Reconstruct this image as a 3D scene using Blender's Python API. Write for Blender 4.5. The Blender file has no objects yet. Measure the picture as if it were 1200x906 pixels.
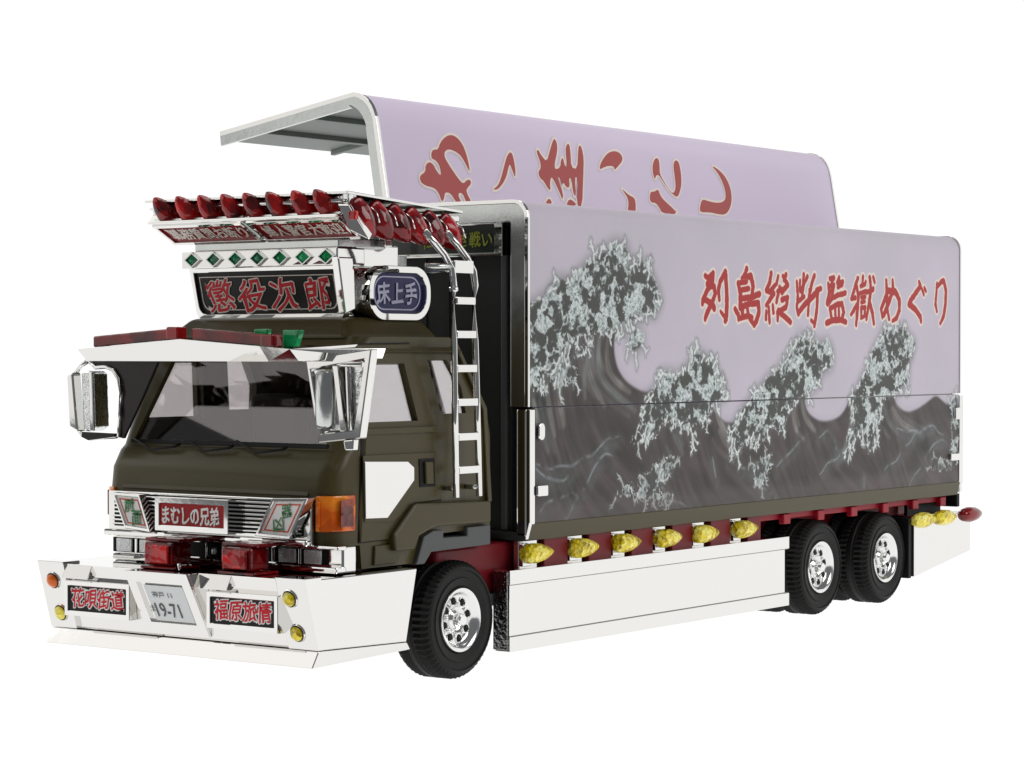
import bpy, bmesh, math, random
import numpy as np
from mathutils import Vector, Matrix
random.seed(4)
K = 1/32.0          # the truck is a 1/32 scale model; parts below are written in full-size metres
sc = bpy.context.scene
COL = sc.collection

# ---------------------------------------------------------------- camera, world, lights, exposure
cam = bpy.data.cameras.new('camera'); camo = bpy.data.objects.new('camera', cam); COL.objects.link(camo)
camo.location = Vector((-15.291, -11.558, 2.573))*K
yaw, pitch = math.atan(2090/2880), math.atan(-42/2880)
fw = Vector((math.cos(yaw)*math.cos(pitch), math.sin(yaw)*math.cos(pitch), math.sin(pitch)))
camo.rotation_euler = fw.to_track_quat('-Z', 'Y').to_euler()
cam.sensor_width = 36; cam.lens = 86.4; cam.clip_start = 0.01; cam.clip_end = 100
sc.camera = camo

world = bpy.data.worlds.new('World'); sc.world = world; world.use_nodes = True
bg = world.node_tree.nodes['Background']; bg.inputs[0].default_value = (0.93, 0.95, 1, 1); bg.inputs[1].default_value = 0.16
sc.view_settings.view_transform = 'Standard'; sc.view_settings.look = 'None'
sc.view_settings.exposure = 0; sc.view_settings.gamma = 1; sc.view_settings.use_curve_mapping = False

def softbox(name, loc, target, sx, sy, power, col=(1, .98, .95)):
    l = bpy.data.lights.new(name, 'AREA'); l.shape = 'RECTANGLE'; l.size = sx*K; l.size_y = sy*K
    l.energy = power*K*K; l.color = col
    o = bpy.data.objects.new(name, l); COL.objects.link(o); o.location = Vector(loc)*K
    o.rotation_euler = (Vector(target)-Vector(loc)).to_track_quat('-Z', 'Y').to_euler()
softbox('softbox_side', (6, -15, 10), (4, 0, 2), 10, 8, 1050)
softbox('softbox_front', (-9, 10, 13), (-1.5, 1.2, .8), 16, 12, 620)
softbox('softbox_low', (-14, 12.5, 4.5), (-1.5, 1.2, 1.5), 7, 6, 110)
softbox('softbox_top', (3, 1, 14), (3, 1, 2), 12, 6, 520)

# ---------------------------------------------------------------- materials
def mat(name, col, rough=.4, metal=0., coat=0., bump=0., bscale=200., var=0., spec=.5, trans=0., ior=1.45, emis=0.):
    m = bpy.data.materials.new(name); m.use_nodes = True
    nt = m.node_tree; b = nt.nodes['Principled BSDF']
    b.inputs['Base Color'].default_value = (*col, 1); b.inputs['Roughness'].default_value = rough
    b.inputs['Metallic'].default_value = metal; b.inputs['Coat Weight'].default_value = coat
    b.inputs['Specular IOR Level'].default_value = spec
    b.inputs['Transmission Weight'].default_value = trans; b.inputs['IOR'].default_value = ior
    if emis:
        b.inputs['Emission Color'].default_value = (1, 1, 1, 1); b.inputs['Emission Strength'].default_value = emis
    tc = nt.nodes.new('ShaderNodeTexCoord')
    if var:
        n = nt.nodes.new('ShaderNodeTexNoise'); n.inputs['Scale'].default_value = bscale*.25; n.inputs['Detail'].default_value = 5
        nt.links.new(tc.outputs['Object'], n.inputs['Vector'])
        mx = nt.nodes.new('ShaderNodeMix'); mx.data_type = 'RGBA'
        nt.links.new(n.outputs['Fac'], mx.inputs[0])
        mx.inputs[6].default_value = (*[c*(1-var) for c in col], 1); mx.inputs[7].default_value = (*[min(1, c*(1+var)) for c in col], 1)
        nt.links.new(mx.outputs[2], b.inputs['Base Color'])
    if bump:
        n = nt.nodes.new('ShaderNodeTexNoise'); n.inputs['Scale'].default_value = bscale; n.inputs['Detail'].default_value = 3
        nt.links.new(tc.outputs['Object'], n.inputs['Vector'])
        bp_ = nt.nodes.new('ShaderNodeBump'); bp_.inputs['Strength'].default_value = bump; bp_.inputs['Distance'].default_value = .02*K
        nt.links.new(n.outputs['Fac'], bp_.inputs['Height']); nt.links.new(bp_.outputs[0], b.inputs['Normal'])
    return m
M = {}
M['olive'] = mat('olive_plastic', (.060, .048, .016), .36, coat=.08, bump=.02, bscale=6, spec=.3)
M['chrome'] = mat('chrome_plating', (.765, .757, .735), .05, 1, bump=.02, bscale=5)
M['chrome_dull'] = mat('satin_silver', (.62, .64, .62), .25, 1, bump=.07, bscale=14, var=.12)
M['chrome_dark'] = mat('mottled_dark_chrome', (.22, .22, .22), .15, 1, bump=1., bscale=25)
M['chrome_rough'] = mat('mottled_chrome', (.72, .73, .72), .12, 1, bump=.4, bscale=18)
M['painted_reflection'] = mat('chrome_painted_reflection', (.022, .016, .016), .2, spec=.3)  # for chrome parts: their dark reflection is put into the base colour
M['black'] = mat('black_plastic', (.008, .008, .008), .5, spec=.2)
M['rubber'] = mat('tyre_rubber', (.011, .0105, .010), .55, bump=.1, bscale=60, spec=.22)
M['wall'] = mat('dark_grey_panel', (.036, .039, .036), .45, spec=.25, bump=.05, bscale=20)
M['greyplastic'] = mat('grey_plastic', (.075, .078, .08), .5)
M['maroon'] = mat('maroon_chassis', (.15, .004, .009), .4, spec=.3)
M['maroon2'] = mat('bright_red_chassis', (.30, .007, .018), .4, spec=.3)
def lens(name, dark, mid, bright, scale=20, bump=.6, rough=.06):
    m = bpy.data.materials.new(name); m.use_nodes = True; nt = m.node_tree; b = nt.nodes['Principled BSDF']
    b.inputs['Roughness'].default_value = rough; b.inputs['Specular IOR Level'].default_value = .45; b.inputs['Coat Weight'].default_value = .15
    tc = nt.nodes.new('ShaderNodeTexCoord'); v = nt.nodes.new('ShaderNodeTexVoronoi'); v.inputs['Scale'].default_value = scale
    n = nt.nodes.new('ShaderNodeTexNoise'); n.inputs['Scale'].default_value = scale*.35; n.inputs['Detail'].default_value = 3
    nt.links.new(tc.outputs['Object'], v.inputs['Vector']); nt.links.new(tc.outputs['Object'], n.inputs['Vector'])
    sep = nt.nodes.new('ShaderNodeSeparateColor'); nt.links.new(v.outputs['Color'], sep.inputs[0])
    mx = nt.nodes.new('ShaderNodeMath'); mx.operation = 'MULTIPLY_ADD'; mx.inputs[1].default_value = .5; nt.links.new(sep.outputs[0], mx.inputs[0])
    m2 = nt.nodes.new('ShaderNodeMath'); m2.operation = 'MULTIPLY_ADD'; m2.inputs[1].default_value = 1.3; m2.inputs[2].default_value = -.4; nt.links.new(n.outputs['Fac'], m2.inputs[0]); nt.links.new(m2.outputs[0], mx.inputs[2])
    cr = nt.nodes.new('ShaderNodeValToRGB'); e = cr.color_ramp.elements; e[0].position = .12; e[0].color = (*dark, 1); e[1].position = .85; e[1].color = (*bright, 1)
    k = e.new(.45); k.color = (*mid, 1); nt.links.new(mx.outputs[0], cr.inputs[0]); nt.links.new(cr.outputs[0], b.inputs['Base Color'])
    bp_ = nt.nodes.new('ShaderNodeBump'); bp_.inputs['Strength'].default_value = bump; bp_.inputs['Distance'].default_value = .03*K
    nt.links.new(v.outputs['Distance'], bp_.inputs['Height']); nt.links.new(bp_.outputs[0], b.inputs['Normal'])
    return m
M['red'] = lens('red_lens', (.05, .0, .0), (.36, .002, .003), (.72, .012, .01), 11, .35)
M['red2'] = lens('crimson_lens', (.04, .0, .001), (.20, .001, .004), (.50, .008, .012), 11, .4)
M['reddark'] = lens('dark_red_lens', (.045, .0, .001), (.15, .001, .003), (.30, .003, .004), 7, .15)
M['yellow'] = lens('yellow_lens', (.28, .19, .0), (.90, .70, .0), (1., .93, .22), 24, .8)
M['amber'] = lens('amber_lens', (.42, .05, .0), (.75, .13, .0), (.95, .30, .02), 9, .3)
M['amberdark'] = lens('amber_core', (.09, .01, .005), (.16, .02, .01), (.3, .04, .01), 14, .2)
M['green'] = lens('green_lens', (.0, .16, .04), (.0, .38, .11), (.03, .6, .22), 9, .1)
M['greend'] = lens('dark_green_lens', (.0, .05, .02), (.0, .17, .07), (.0, .32, .13), 14, .1)
M['seam_shade'] = mat('seam_shade_grey', (.28, .27, .25), .5)
M['rim_metal'] = mat('polished_rim', (.80, .80, .79), .16, 1)
M['clear'] = mat('ribbed_clear_lens', (.8, .82, .82), .2, .5, bump=.4, bscale=50)
M['signblack'] = mat('sign_black', (.006, .006, .005), .3, spec=.25)
M['signred'] = mat('sign_red', (.34, .008, .010), .35, spec=.25)
M['signblue'] = mat('sign_blue', (.030, .030, .11), .3, spec=.3)
M['signgreen'] = mat('sign_dark_green', (.008, .014, .008), .3, coat=.3)
M['white'] = mat('white_print', (.8, .79, .76), .4)
M['plate'] = mat('plate_white', (.66, .68, .68), .4)
M['ink'] = mat('plate_ink', (.06, .07, .07), .4)
M['cream'] = mat('cream_print', (.86, .76, .68), .4)
M['pale'] = mat('pale_blue_print', (.5, .5, .66), .4)
M['redprint'] = mat('red_print', (.60, .012, .025), .45, spec=.3)
M['redprint2'] = mat('dull_red_print', (.41, .062, .056), .45)
M['limeprint'] = mat('yellow_green_print', (.3, .33, .03), .4)
M['greenprint'] = mat('green_print', (.04, .2, .06), .4)
M['orangeprint'] = mat('orange_red_print', (.6, .07, .03), .4)
M['lavender'] = mat('lavender_paint', (.70, .615, .77), .4, spec=.3, var=.02, bscale=3)
M['seat'] = mat('seat_cloth', (.16, .15, .145), .7)
M['inner'] = mat('wing_lining', (.27, .30, .28), .5, bump=.1, bscale=15)
M['dash'] = mat('dashboard_plastic', (.42, .34, .35), .5)

def film(name, refl, tint):
    m = bpy.data.materials.new(name); m.use_nodes = True; nt = m.node_tree
    nt.nodes.remove(nt.nodes['Principled BSDF']); out = nt.nodes['Material Output']
    g = nt.nodes.new('ShaderNodeBsdfGlossy'); g.inputs['Roughness'].default_value = .02; g.inputs['Color'].default_value = (.95, .92, .93, 1)
    t = nt.nodes.new('ShaderNodeBsdfTransparent'); t.inputs['Color'].default_value = (*tint, 1)
    mx = nt.nodes.new('ShaderNodeMixShader'); fr = nt.nodes.new('ShaderNodeLayerWeight'); fr.inputs['Blend'].default_value = .5
    pw = nt.nodes.new('ShaderNodeMath'); pw.operation = 'POWER'; pw.inputs[1].default_value = 4; nt.links.new(fr.outputs['Facing'], pw.inputs[0])
    ad = nt.nodes.new('ShaderNodeMath'); ad.operation = 'MULTIPLY_ADD'; ad.inputs[1].default_value = .5; ad.inputs[2].default_value = refl; ad.use_clamp = True
    nt.links.new(pw.outputs[0], ad.inputs[0]); nt.links.new(ad.outputs[0], mx.inputs[0])
    nt.links.new(t.outputs[0], mx.inputs[1]); nt.links.new(g.outputs[0], mx.inputs[2]); nt.links.new(mx.outputs[0], out.inputs[0])
    return m
M['film'] = film('silvered_window', .36, (.97, .95, .95))
M['glass'] = film('windscreen_glass', .075, (.92, .90, .90))

# ---------------------------------------------------------------- helpers
def link(name, me, m, parent, smooth=False):
    o = bpy.data.objects.new(name, me); COL.objects.link(o)
    if m is not None and not me.materials:
        for mm in (m if isinstance(m, (list, tuple)) else [m]): me.materials.append(M[mm] if isinstance(mm, str) else mm)
    if parent is not None: o.parent = parent
    if smooth: me.polygons.foreach_set('use_smooth', [True]*len(me.polygons))
    return o
def bm_done(bm, name):
    bmesh.ops.recalc_face_normals(bm, faces=bm.faces[:])
    me = bpy.data.meshes.new(name); bm.to_mesh(me); bm.free(); return me
def bevel(bm, w, seg=2, ang=.35, edges=None):
    bmesh.ops.recalc_face_normals(bm, faces=bm.faces[:])
    es = edges if edges is not None else [e for e in bm.edges if len(e.link_faces) == 2 and e.calc_face_angle(0) > ang]
    if es and w > 0: bmesh.ops.bevel(bm, geom=es, offset=w, segments=seg, profile=.5, affect='EDGES', clamp_overlap=True)
def add_hexa(bm, P):      # P: 8 points, 0-3 bottom loop, 4-7 top loop
    v = [bm.verts.new(p) for p in P]
    for f in ((0, 3, 2, 1), (4, 5, 6, 7), (0, 1, 5, 4), (1, 2, 6, 5), (2, 3, 7, 6), (3, 0, 4, 7)): bm.faces.new([v[i] for i in f])
    return v
def add_box(bm, x0, x1, y0, y1, z0, z1):
    return add_hexa(bm, [(x0, y0, z0), (x1, y0, z0), (x1, y1, z0), (x0, y1, z0), (x0, y0, z1), (x1, y0, z1), (x1, y1, z1), (x0, y1, z1)])
def box(name, x0, x1, y0, y1, z0, z1, m, parent, bv=.008, seg=2):
    bm = bmesh.new(); add_box(bm, x0, x1, y0, y1, z0, z1); bevel(bm, bv, seg)
    return link(name, bm_done(bm, name), m, parent)
def hexa(name, P, m, parent, bv=.008, seg=2):
    bm = bmesh.new(); add_hexa(bm, P); bevel(bm, bv, seg)
    return link(name, bm_done(bm, name), m, parent)
def add_prism(bm, pts, ax, a, b):
    def P(p, t): return (p[0], t, p[1]) if ax == 'y' else (t, p[0], p[1]) if ax == 'x' else (p[0], p[1], t)
    va = [bm.verts.new(P(p, a)) for p in pts]; vb = [bm.verts.new(P(p, b)) for p in pts]; n = len(pts)
    bm.faces.new(va); bm.faces.new(vb[::-1])
    for i in range(n): bm.faces.new((va[i], vb[i], vb[(i+1) % n], va[(i+1) % n]))
def prism(name, pts, ax, a, b, m, parent, bv=.006, seg=2):
    bm = bmesh.new(); add_prism(bm, pts, ax, a, b); bevel(bm, bv, seg)
    return link(name, bm_done(bm, name), m, parent)
def ring(name, outer, inner, ax, a, b, m, parent, bv=.004):   # frame: outer and inner loops with the same count
    bm = bmesh.new(); n = len(outer)
    def P(p, t): return (p[0], t, p[1]) if ax == 'y' else (t, p[0], p[1])
    L = [[bm.verts.new(P(p, t)) for p in q] for q in (outer, inner) for t in (a, b)]
    oa, ob, ia, ib = L
    for i in range(n):
        j = (i+1) % n
        for q in ((oa[i], oa[j], ob[j], ob[i]), (ia[i], ib[i], ib[j], ia[j]), (oa[i], ia[i], ia[j], oa[j]), (ob[i], ob[j], ib[j], ib[i])): bm.faces.new(q)
    bevel(bm, bv, 1)
    return link(name, bm_done(bm, name), m, parent)
def rrect(x0, x1, z0, z1, r, n=5):
    out = []
    for cx, cz, a0 in ((x1-r, z1-r, 0), (x0+r, z1-r, 90), (x0+r, z0+r, 180), (x1-r, z0+r, 270)):
        for i in range(n+1):
            a = math.radians(a0+90*i/n); out.append((cx+r*math.cos(a), cz+r*math.sin(a)))
    return out
def add_tube(bm, path, r, n=10):
    path = [Vector(p) for p in path]; rings = []
    ref = Vector((0, 0, 1)) if abs((path[1]-path[0]).normalized().z) < .9 else Vector((0, 1, 0))
    for i, p in enumerate(path):
        t = (path[min(i+1, len(path)-1)]-path[max(i-1, 0)]).normalized()
        u = t.cross(ref).normalized(); v = t.cross(u)
        rr = r[i] if isinstance(r, (list, tuple)) else r
        rings.append([bm.verts.new(p+u*math.cos(2*math.pi*k/n)*rr+v*math.sin(2*math.pi*k/n)*rr) for k in range(n)])
    for a, b in zip(rings, rings[1:]):
        for k in range(n): bm.faces.new((a[k], a[(k+1) % n], b[(k+1) % n], b[k]))
    bm.faces.new(rings[0][::-1]); bm.faces.new(rings[-1])
def tube(name, path, r, m, parent, n=10):
    bm = bmesh.new(); add_tube(bm, path, r, n); return link(name, bm_done(bm, name), m, parent, True)
def bullet(name, base, tip, r, m, parent, n=12, prof=((0, .8), (.12, 1), (.4, .98), (.65, .8), (.85, .5), (1, .1))):
    b, t = Vector(base), Vector(tip); bm = bmesh.new()
    add_tube(bm, [b+(t-b)*s for s, _ in prof], [r*q for _, q in prof], n)
    return link(name, bm_done(bm, name), m, parent, True)
def add_lathe(bm, prof, c, n=48, lug=None, closed=False):     # axis along y; prof: (radius, y)
    rings = []
    for j, (r, y) in enumerate(prof):
        rings.append([bm.verts.new((c[0]+(r-(lug[1] if lug and j in lug[0] and k % 2 else 0))*math.cos(2*math.pi*k/n), c[1]+y,
                                    c[2]+(r-(lug[1] if lug and j in lug[0] and k % 2 else 0))*math.sin(2*math.pi*k/n))) for k in range(n)])
    for a, b in zip(rings, rings[1:]):
        for k in range(n): bm.faces.new((a[k], a[(k+1) % n], b[(k+1) % n], b[k]))
    if closed:
        for k in range(n): bm.faces.new((rings[-1][k], rings[-1][(k+1) % n], rings[0][(k+1) % n], rings[0][k]))
        return
    bm.faces.new(rings[0]); bm.faces.new(rings[-1][::-1])
def lathe(name, prof, c, m, parent, n=48, smooth=True, lug=None, closed=False):
    bm = bmesh.new(); add_lathe(bm, prof, c, n, lug, closed); o = link(name, bm_done(bm, name), m, parent, smooth)
    return o
def sharp(o, deg=35):
    o.data.set_sharp_from_angle(angle=math.radians(deg))
def empty(name, parent=None):
    o = bpy.data.objects.new(name, None); COL.objects.link(o); o.empty_display_size = .01
    if parent: o.parent = parent
    return o
def boolean(o, cutters):
    par = o.parent; o.parent = None
    for c in cutters:
        md = o.modifiers.new('b', 'BOOLEAN'); md.operation = 'DIFFERENCE'; md.solver = 'EXACT'; md.object = c
    bpy.context.view_layer.update()
    me = bpy.data.meshes.new_from_object(o.evaluated_get(bpy.context.evaluated_depsgraph_get()))
    o.modifiers.clear(); o.parent = par; old = o.data; o.data = me; bpy.data.meshes.remove(old)
def curve_mesh(cu):
    o = bpy.data.objects.new('tmp', cu); COL.objects.link(o); bpy.context.view_layer.update()
    me = bpy.data.meshes.new_from_object(o.evaluated_get(bpy.context.evaluated_depsgraph_get()))
    bpy.data.objects.remove(o); bpy.data.curves.remove(cu)
    v = np.zeros(len(me.vertices)*3); me.vertices.foreach_get('co', v)
    f = [tuple(p.vertices) for p in me.polygons]; bpy.data.meshes.remove(me)
    return v.reshape(-1, 3)[:, :2], f
def glyphs(s, bold, spacing=1., res=3):
    cu = bpy.data.curves.new('t', 'FONT'); cu.body = s; cu.size = 1; cu.fill_mode = 'FRONT'; cu.offset = bold
    cu.space_character = spacing; cu.resolution_u = res
    return curve_mesh(cu)
def lettering(s, o, right, up, w, h, m, parent, outline=None, bold=.012, ob=.05, brush=.1, spacing=1., lift=.006, name='lettering', uneven=0.):
    """flat print: text s fitted to w x h with its lower-left corner at o"""
    right, up = Vector(right).normalized(), Vector(up).normalized(); nrm = right.cross(up); o = Vector(o)
    v0, f0 = glyphs(s, .0, spacing); lo, hi = v0.min(0), v0.max(0); V, F, MI = [], [], []
    sx, sz = (hi[0]-lo[0])/w, (hi[1]-lo[1])/h; hh = h/max(1, s.count(chr(10))+1)
    def layer(rad, n, mi, dz):
        return [((v0+np.array((math.cos(2*math.pi*(k+.5)/n)*rad*hh*sx, math.sin(2*math.pi*(k+.5)/n)*rad*hh*sz)), f0), mi, dz+k*.0002) for k in range(n)]
    layers = (layer(bold+ob, 10, 1, lift*.6) if outline else [])+(layer(bold, 6, 0, lift*1.2) if bold else [((v0, f0), 0, lift*1.2)])
    for (v, f), mi, dz in layers:
        u = (v-lo)/(hi-lo); b = len(V)
        x = u[:, 0]*w; z = u[:, 1]*h
        if brush:      # brush-like slant: horizontals rise, strokes waver
            cw = w/max(1, len(s)); fx = (x/cw) % 1
            z = z+brush*h*(fx-.5)*.9+uneven*h*np.sin(x/cw*9.1)
            x = x+cw*.05*np.sin(z/h*7+np.floor(x/cw)*2.3)
        for a, c in zip(x, z): V.append(o+right*float(a)+up*float(c)+nrm*dz)
        F += [tuple(i+b for i in q) for q in f]; MI += [mi]*len(f)
    me = bpy.data.meshes.new(name); me.from_pydata([tuple(p) for p in V], [], F)
    ob_ = link(name, me, [m]+([outline] if outline else []), parent)
    me.polygons.foreach_set('material_index', MI); me.update()
    return ob_

# ---------------------------------------------------------------- setting: white sweep, glow added to keep the background white and shadowless
wm = bpy.data.materials.new('white_sweep_added_glow'); wm.use_nodes = True
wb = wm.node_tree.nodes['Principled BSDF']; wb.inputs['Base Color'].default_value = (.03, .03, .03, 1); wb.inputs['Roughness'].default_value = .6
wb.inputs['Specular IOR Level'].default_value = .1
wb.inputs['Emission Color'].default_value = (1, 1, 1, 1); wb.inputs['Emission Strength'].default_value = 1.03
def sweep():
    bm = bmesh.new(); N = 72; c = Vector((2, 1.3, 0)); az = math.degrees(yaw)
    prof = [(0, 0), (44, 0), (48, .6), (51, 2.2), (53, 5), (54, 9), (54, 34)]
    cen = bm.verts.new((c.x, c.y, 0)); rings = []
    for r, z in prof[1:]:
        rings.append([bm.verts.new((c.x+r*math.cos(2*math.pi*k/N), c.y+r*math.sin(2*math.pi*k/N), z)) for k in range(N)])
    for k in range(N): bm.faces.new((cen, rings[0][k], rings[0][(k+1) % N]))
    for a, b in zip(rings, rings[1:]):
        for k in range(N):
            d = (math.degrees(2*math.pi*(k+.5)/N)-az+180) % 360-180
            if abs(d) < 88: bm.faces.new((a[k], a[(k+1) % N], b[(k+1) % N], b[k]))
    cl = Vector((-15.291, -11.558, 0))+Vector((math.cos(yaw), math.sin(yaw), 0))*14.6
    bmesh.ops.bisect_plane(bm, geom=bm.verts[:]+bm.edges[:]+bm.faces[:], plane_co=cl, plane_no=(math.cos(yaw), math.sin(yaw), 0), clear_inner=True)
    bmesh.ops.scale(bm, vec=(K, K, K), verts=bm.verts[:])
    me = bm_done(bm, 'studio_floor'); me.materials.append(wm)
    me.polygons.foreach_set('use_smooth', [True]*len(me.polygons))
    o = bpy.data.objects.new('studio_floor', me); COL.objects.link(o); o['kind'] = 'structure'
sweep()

# ---------------------------------------------------------------- the truck
truck = bpy.data.objects.new('model_truck', None); COL.objects.link(truck); truck.scale = (K, K, K)
truck['label'] = 'decorated olive and chrome model truck with wave mural cargo box and one wing raised'
truck['category'] = 'model truck'
YC = 1.3
def mir(y): return 2*YC-y

# ---- mural painted in numpy (flat print on the side panels)
MX0, MX1, MZ0, MZ1 = .87, 8.83, 1.03, 3.80
def mural():
    W, H = 2200, 780
    X, Zc = np.meshgrid(np.linspace(MX0, MX1, W), np.linspace(MZ0, MZ1, H))
    rng = np.random.RandomState(7)
    U0, V0 = (X-MX0)/(MX1-MX0), (Zc-MZ0)/(MZ1-MZ0)
    def vn(fx, fz, seed, U=None, V=None):
        r = np.random.RandomState(seed); nx, nz = int(fx*8)+6, int(fz*3)+6; g = r.rand(nz, nx).astype(np.float32)
        u = np.clip((U0 if U is None else U)*(nx-4)+1.5, 0, nx-1.001); v = np.clip((V0 if V is None else V)*(nz-4)+1.5, 0, nz-1.001)
        iu, iv = u.astype(np.int32), v.astype(np.int32); fu, fv = u-iu, v-iv; fu = fu*fu*(3-2*fu); fv = fv*fv*(3-2*fv)
        return (g[iv, iu]*(1-fu)+g[iv, iu+1]*fu)*(1-fv)+(g[iv+1, iu]*(1-fu)+g[iv+1, iu+1]*fu)*fv
    def fbm(f, seed, o=4, ax=1., az=1., U=None, V=None):
        s = 0; t = 0
        for i in range(o): s = s+vn(f*2**i*ax, f*2**i*az, seed+i, U, V)*.55**i; t += .55**i
        return s/t
    def worley(size, seed, dx, dz):
        r = np.random.RandomState(seed); gx, gz = (X+dx)/size+3, (Zc+dz)/size+3; n = int(10/size)+8; J = r.rand(n, n, 2)
        ix, iz = gx.astype(int), gz.astype(int); F1 = np.full(X.shape, 9.); F2 = F1.copy()
        for a in (-1, 0, 1):
            for b in (-1, 0, 1):
                j = J[(iz+b) % n, (ix+a) % n]; d = np.hypot(ix+a+j[..., 0]-gx, iz+b+j[..., 1]-gz)
                F2 = np.minimum(F2, np.maximum(F1, d)); F1 = np.minimum(F1, d)
        return F1, F2
    def chaikin(p, it=2, closed=True):
        for _ in range(it):
            q = [] if closed else [p[0]]
            for i in range(len(p) if closed else len(p)-1):
                a, b = p[i], p[(i+1) % len(p)]
                q += [tuple(a[k]*.75+b[k]*.25 for k in range(len(a))), tuple(a[k]*.25+b[k]*.75 for k in range(len(a)))]
            p = q if closed else q+[p[-1]]
        return p
    wx = (fbm(3, 11)-.5)*.16+(fbm(12, 12, 3)-.5)*.06; wz = (fbm(3, 21)-.5)*.16+(fbm(12, 22, 3)-.5)*.06
    def inside(poly, xx, zz):
        m = np.zeros(xx.shape, bool); n = len(poly)
        for i in range(n):
            x1, z1 = poly[i]; x2, z2 = poly[(i+1) % n]
            if z1 == z2: continue
            m ^= ((zz < z1) != (zz < z2)) & (xx < (x2-x1)*(zz-z1)/(z2-z1)+x1)
        return m
    def blur(a, r):
        for ax in (0, 1):
            for _ in range(2):
                c = np.cumsum(np.pad(a, [(r+1, r) if i == ax else (0, 0) for i in (0, 1)], mode='edge'), axis=ax)
                a = (np.take(c, np.arange(2*r+1, c.shape[ax]), ax)-np.take(c, np.arange(0, c.shape[ax]-2*r-1), ax))/(2*r+1)
        return a
    def lerp(a, b, t): return a*(1-t[..., None])+np.array(b)*t[..., None]
    def stroke_box(st, pad=.25):
        xs = [p[0] for p in st]; zs = [p[1] for p in st]
        i0, i1 = np.searchsorted(X[0], [min(xs)-pad, max(xs)+pad]); j0, j1 = np.searchsorted(Zc[:, 0], [min(zs)-pad, max(zs)+pad])
        return slice(j0, j1), slice(i0, i1)
    def stroke_d(st, bx):       # signed distance to a brush stroke with varying radius
        xx = X[bx]; zz = Zc[bx]; dd = np.full(xx.shape, 9.)
        for (ax_, az_, ar), (bx_, bz, br) in zip(st, st[1:]):
            vx, vz = bx_-ax_, bz-az_; t = np.clip(((xx-ax_)*vx+(zz-az_)*vz)/(vx*vx+vz*vz+1e-9), 0, 1)
            dd = np.minimum(dd, np.hypot(xx-ax_-vx*t, zz-az_-vz*t)-(ar+(br-ar)*t))
        return dd
    sky = np.array((.765, .735, .785)); dark = np.array((.24, .212, .205))
    img = np.ones(X.shape+(3,))*sky
    img = img+((fbm(1, 91, 3)-.5)*.05)[..., None]*np.array((1, .8, 1))
    sea = [(0.52, 2.906), (1.11, 2.984), (1.453, 3.145), (1.818, 3.332), (2.011, 3.374), (2.314, 3.164), (2.169, 2.762), (2.103, 2.682), (2.117, 2.508), (2.209, 2.362), (2.395, 2.262), (2.611, 2.204), (2.858, 2.245), (3.209, 2.354), (3.569, 2.466), (3.76, 2.349), (3.672, 2.12), (3.761, 2.01), (3.94, 1.913), (4.122, 1.909), (4.244, 2.0), (4.351, 2.124), (4.711, 2.262), (5.113, 2.5), (5.442, 2.663), (5.695, 2.581), (5.645, 2.293), (5.41, 2.156), (5.411, 2.05), (5.511, 1.95), (5.731, 1.879), (6.041, 1.896), (6.215, 1.976), (6.338, 2.118), (6.606, 2.284), (6.933, 2.668), (7.401, 2.713), (7.535, 2.494), (7.308, 2.233), (7.252, 2.104), (7.347, 1.998), (7.538, 1.933), (7.789, 1.963), (8.044, 2.038), (8.223, 2.107), (8.364, 2.042), (8.527, 1.985), (9.322, 2.026), (9.661, -0.138), (0.52, 0.605)]
    seac = chaikin(sea)
    sm = inside(chaikin(sea), X+wx*.05, Zc+wz*.05).astype(float); sm1 = blur(sm, 3)
    halo = blur(sm, 20)
    img = lerp(img, (.60, .565, .63), np.clip(halo*1.2-.1, 0, 1)*.45)
    bend = np.clip((2.5-Zc), 0, 2)**2*.05+.02*np.sin(X*3); streak = fbm(5, 31, 4, 2.6, .3, U0-bend, V0); s2 = fbm(3, 41, 4, 1.2, 1.2, U0-bend*1.4, V0)
    body = dark+((streak-.5)*.17)[..., None]*np.array((1, .95, .95))+((s2-.5)*.14)[..., None]*np.array((1.0, .8, .9))
    body = body+((fbm(2, 47, 3)-.5)*.12)[..., None]*np.array((1., .6, .8))
    img = img*(1-sm1[..., None])+body*sm1[..., None]
    lowf = fbm(6, 200, 2); medf = fbm(9, 300, 3)
    # pale strokes down the faces of the breakers
    faces = [[(1.909, 2.738), (1.857, 2.508), (1.935, 2.328), (2.143, 2.196), (2.449, 2.066)], [(1.73, 2.687), (1.704, 2.473), (1.781, 2.294), (1.961, 2.112)], [(2.012, 2.652), (1.999, 2.472), (2.091, 2.327), (2.355, 2.215)],
             [(1.553, 2.651), (1.478, 2.439), (1.503, 2.262)], [(1.293, 2.58), (1.256, 2.37), (1.355, 1.947)], [(1.11, 2.441), (1.134, 2.162), (1.232, 1.88)], [(0.93, 2.165), (1.014, 1.955), (1.135, 1.743)],
             [(3.761, 2.041), (3.881, 1.868), (4.122, 1.721)], [(3.836, 1.846), (3.941, 1.727), (4.214, 1.64)], [(3.068, 1.829), (3.139, 1.751), (3.21, 1.658)], [(5.196, 2.094), (5.196, 1.932), (5.262, 1.808)], [(5.361, 2.092), (5.428, 1.91), (5.613, 1.799)],
             [(7.028, 2.021), (7.16, 1.845), (7.348, 1.727)], [(7.234, 1.991), (7.462, 1.812), (7.888, 1.712)], [(6.392, 2.074), (6.357, 1.822), (6.182, 1.574)]]
    rs_ = random.Random(9)
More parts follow.
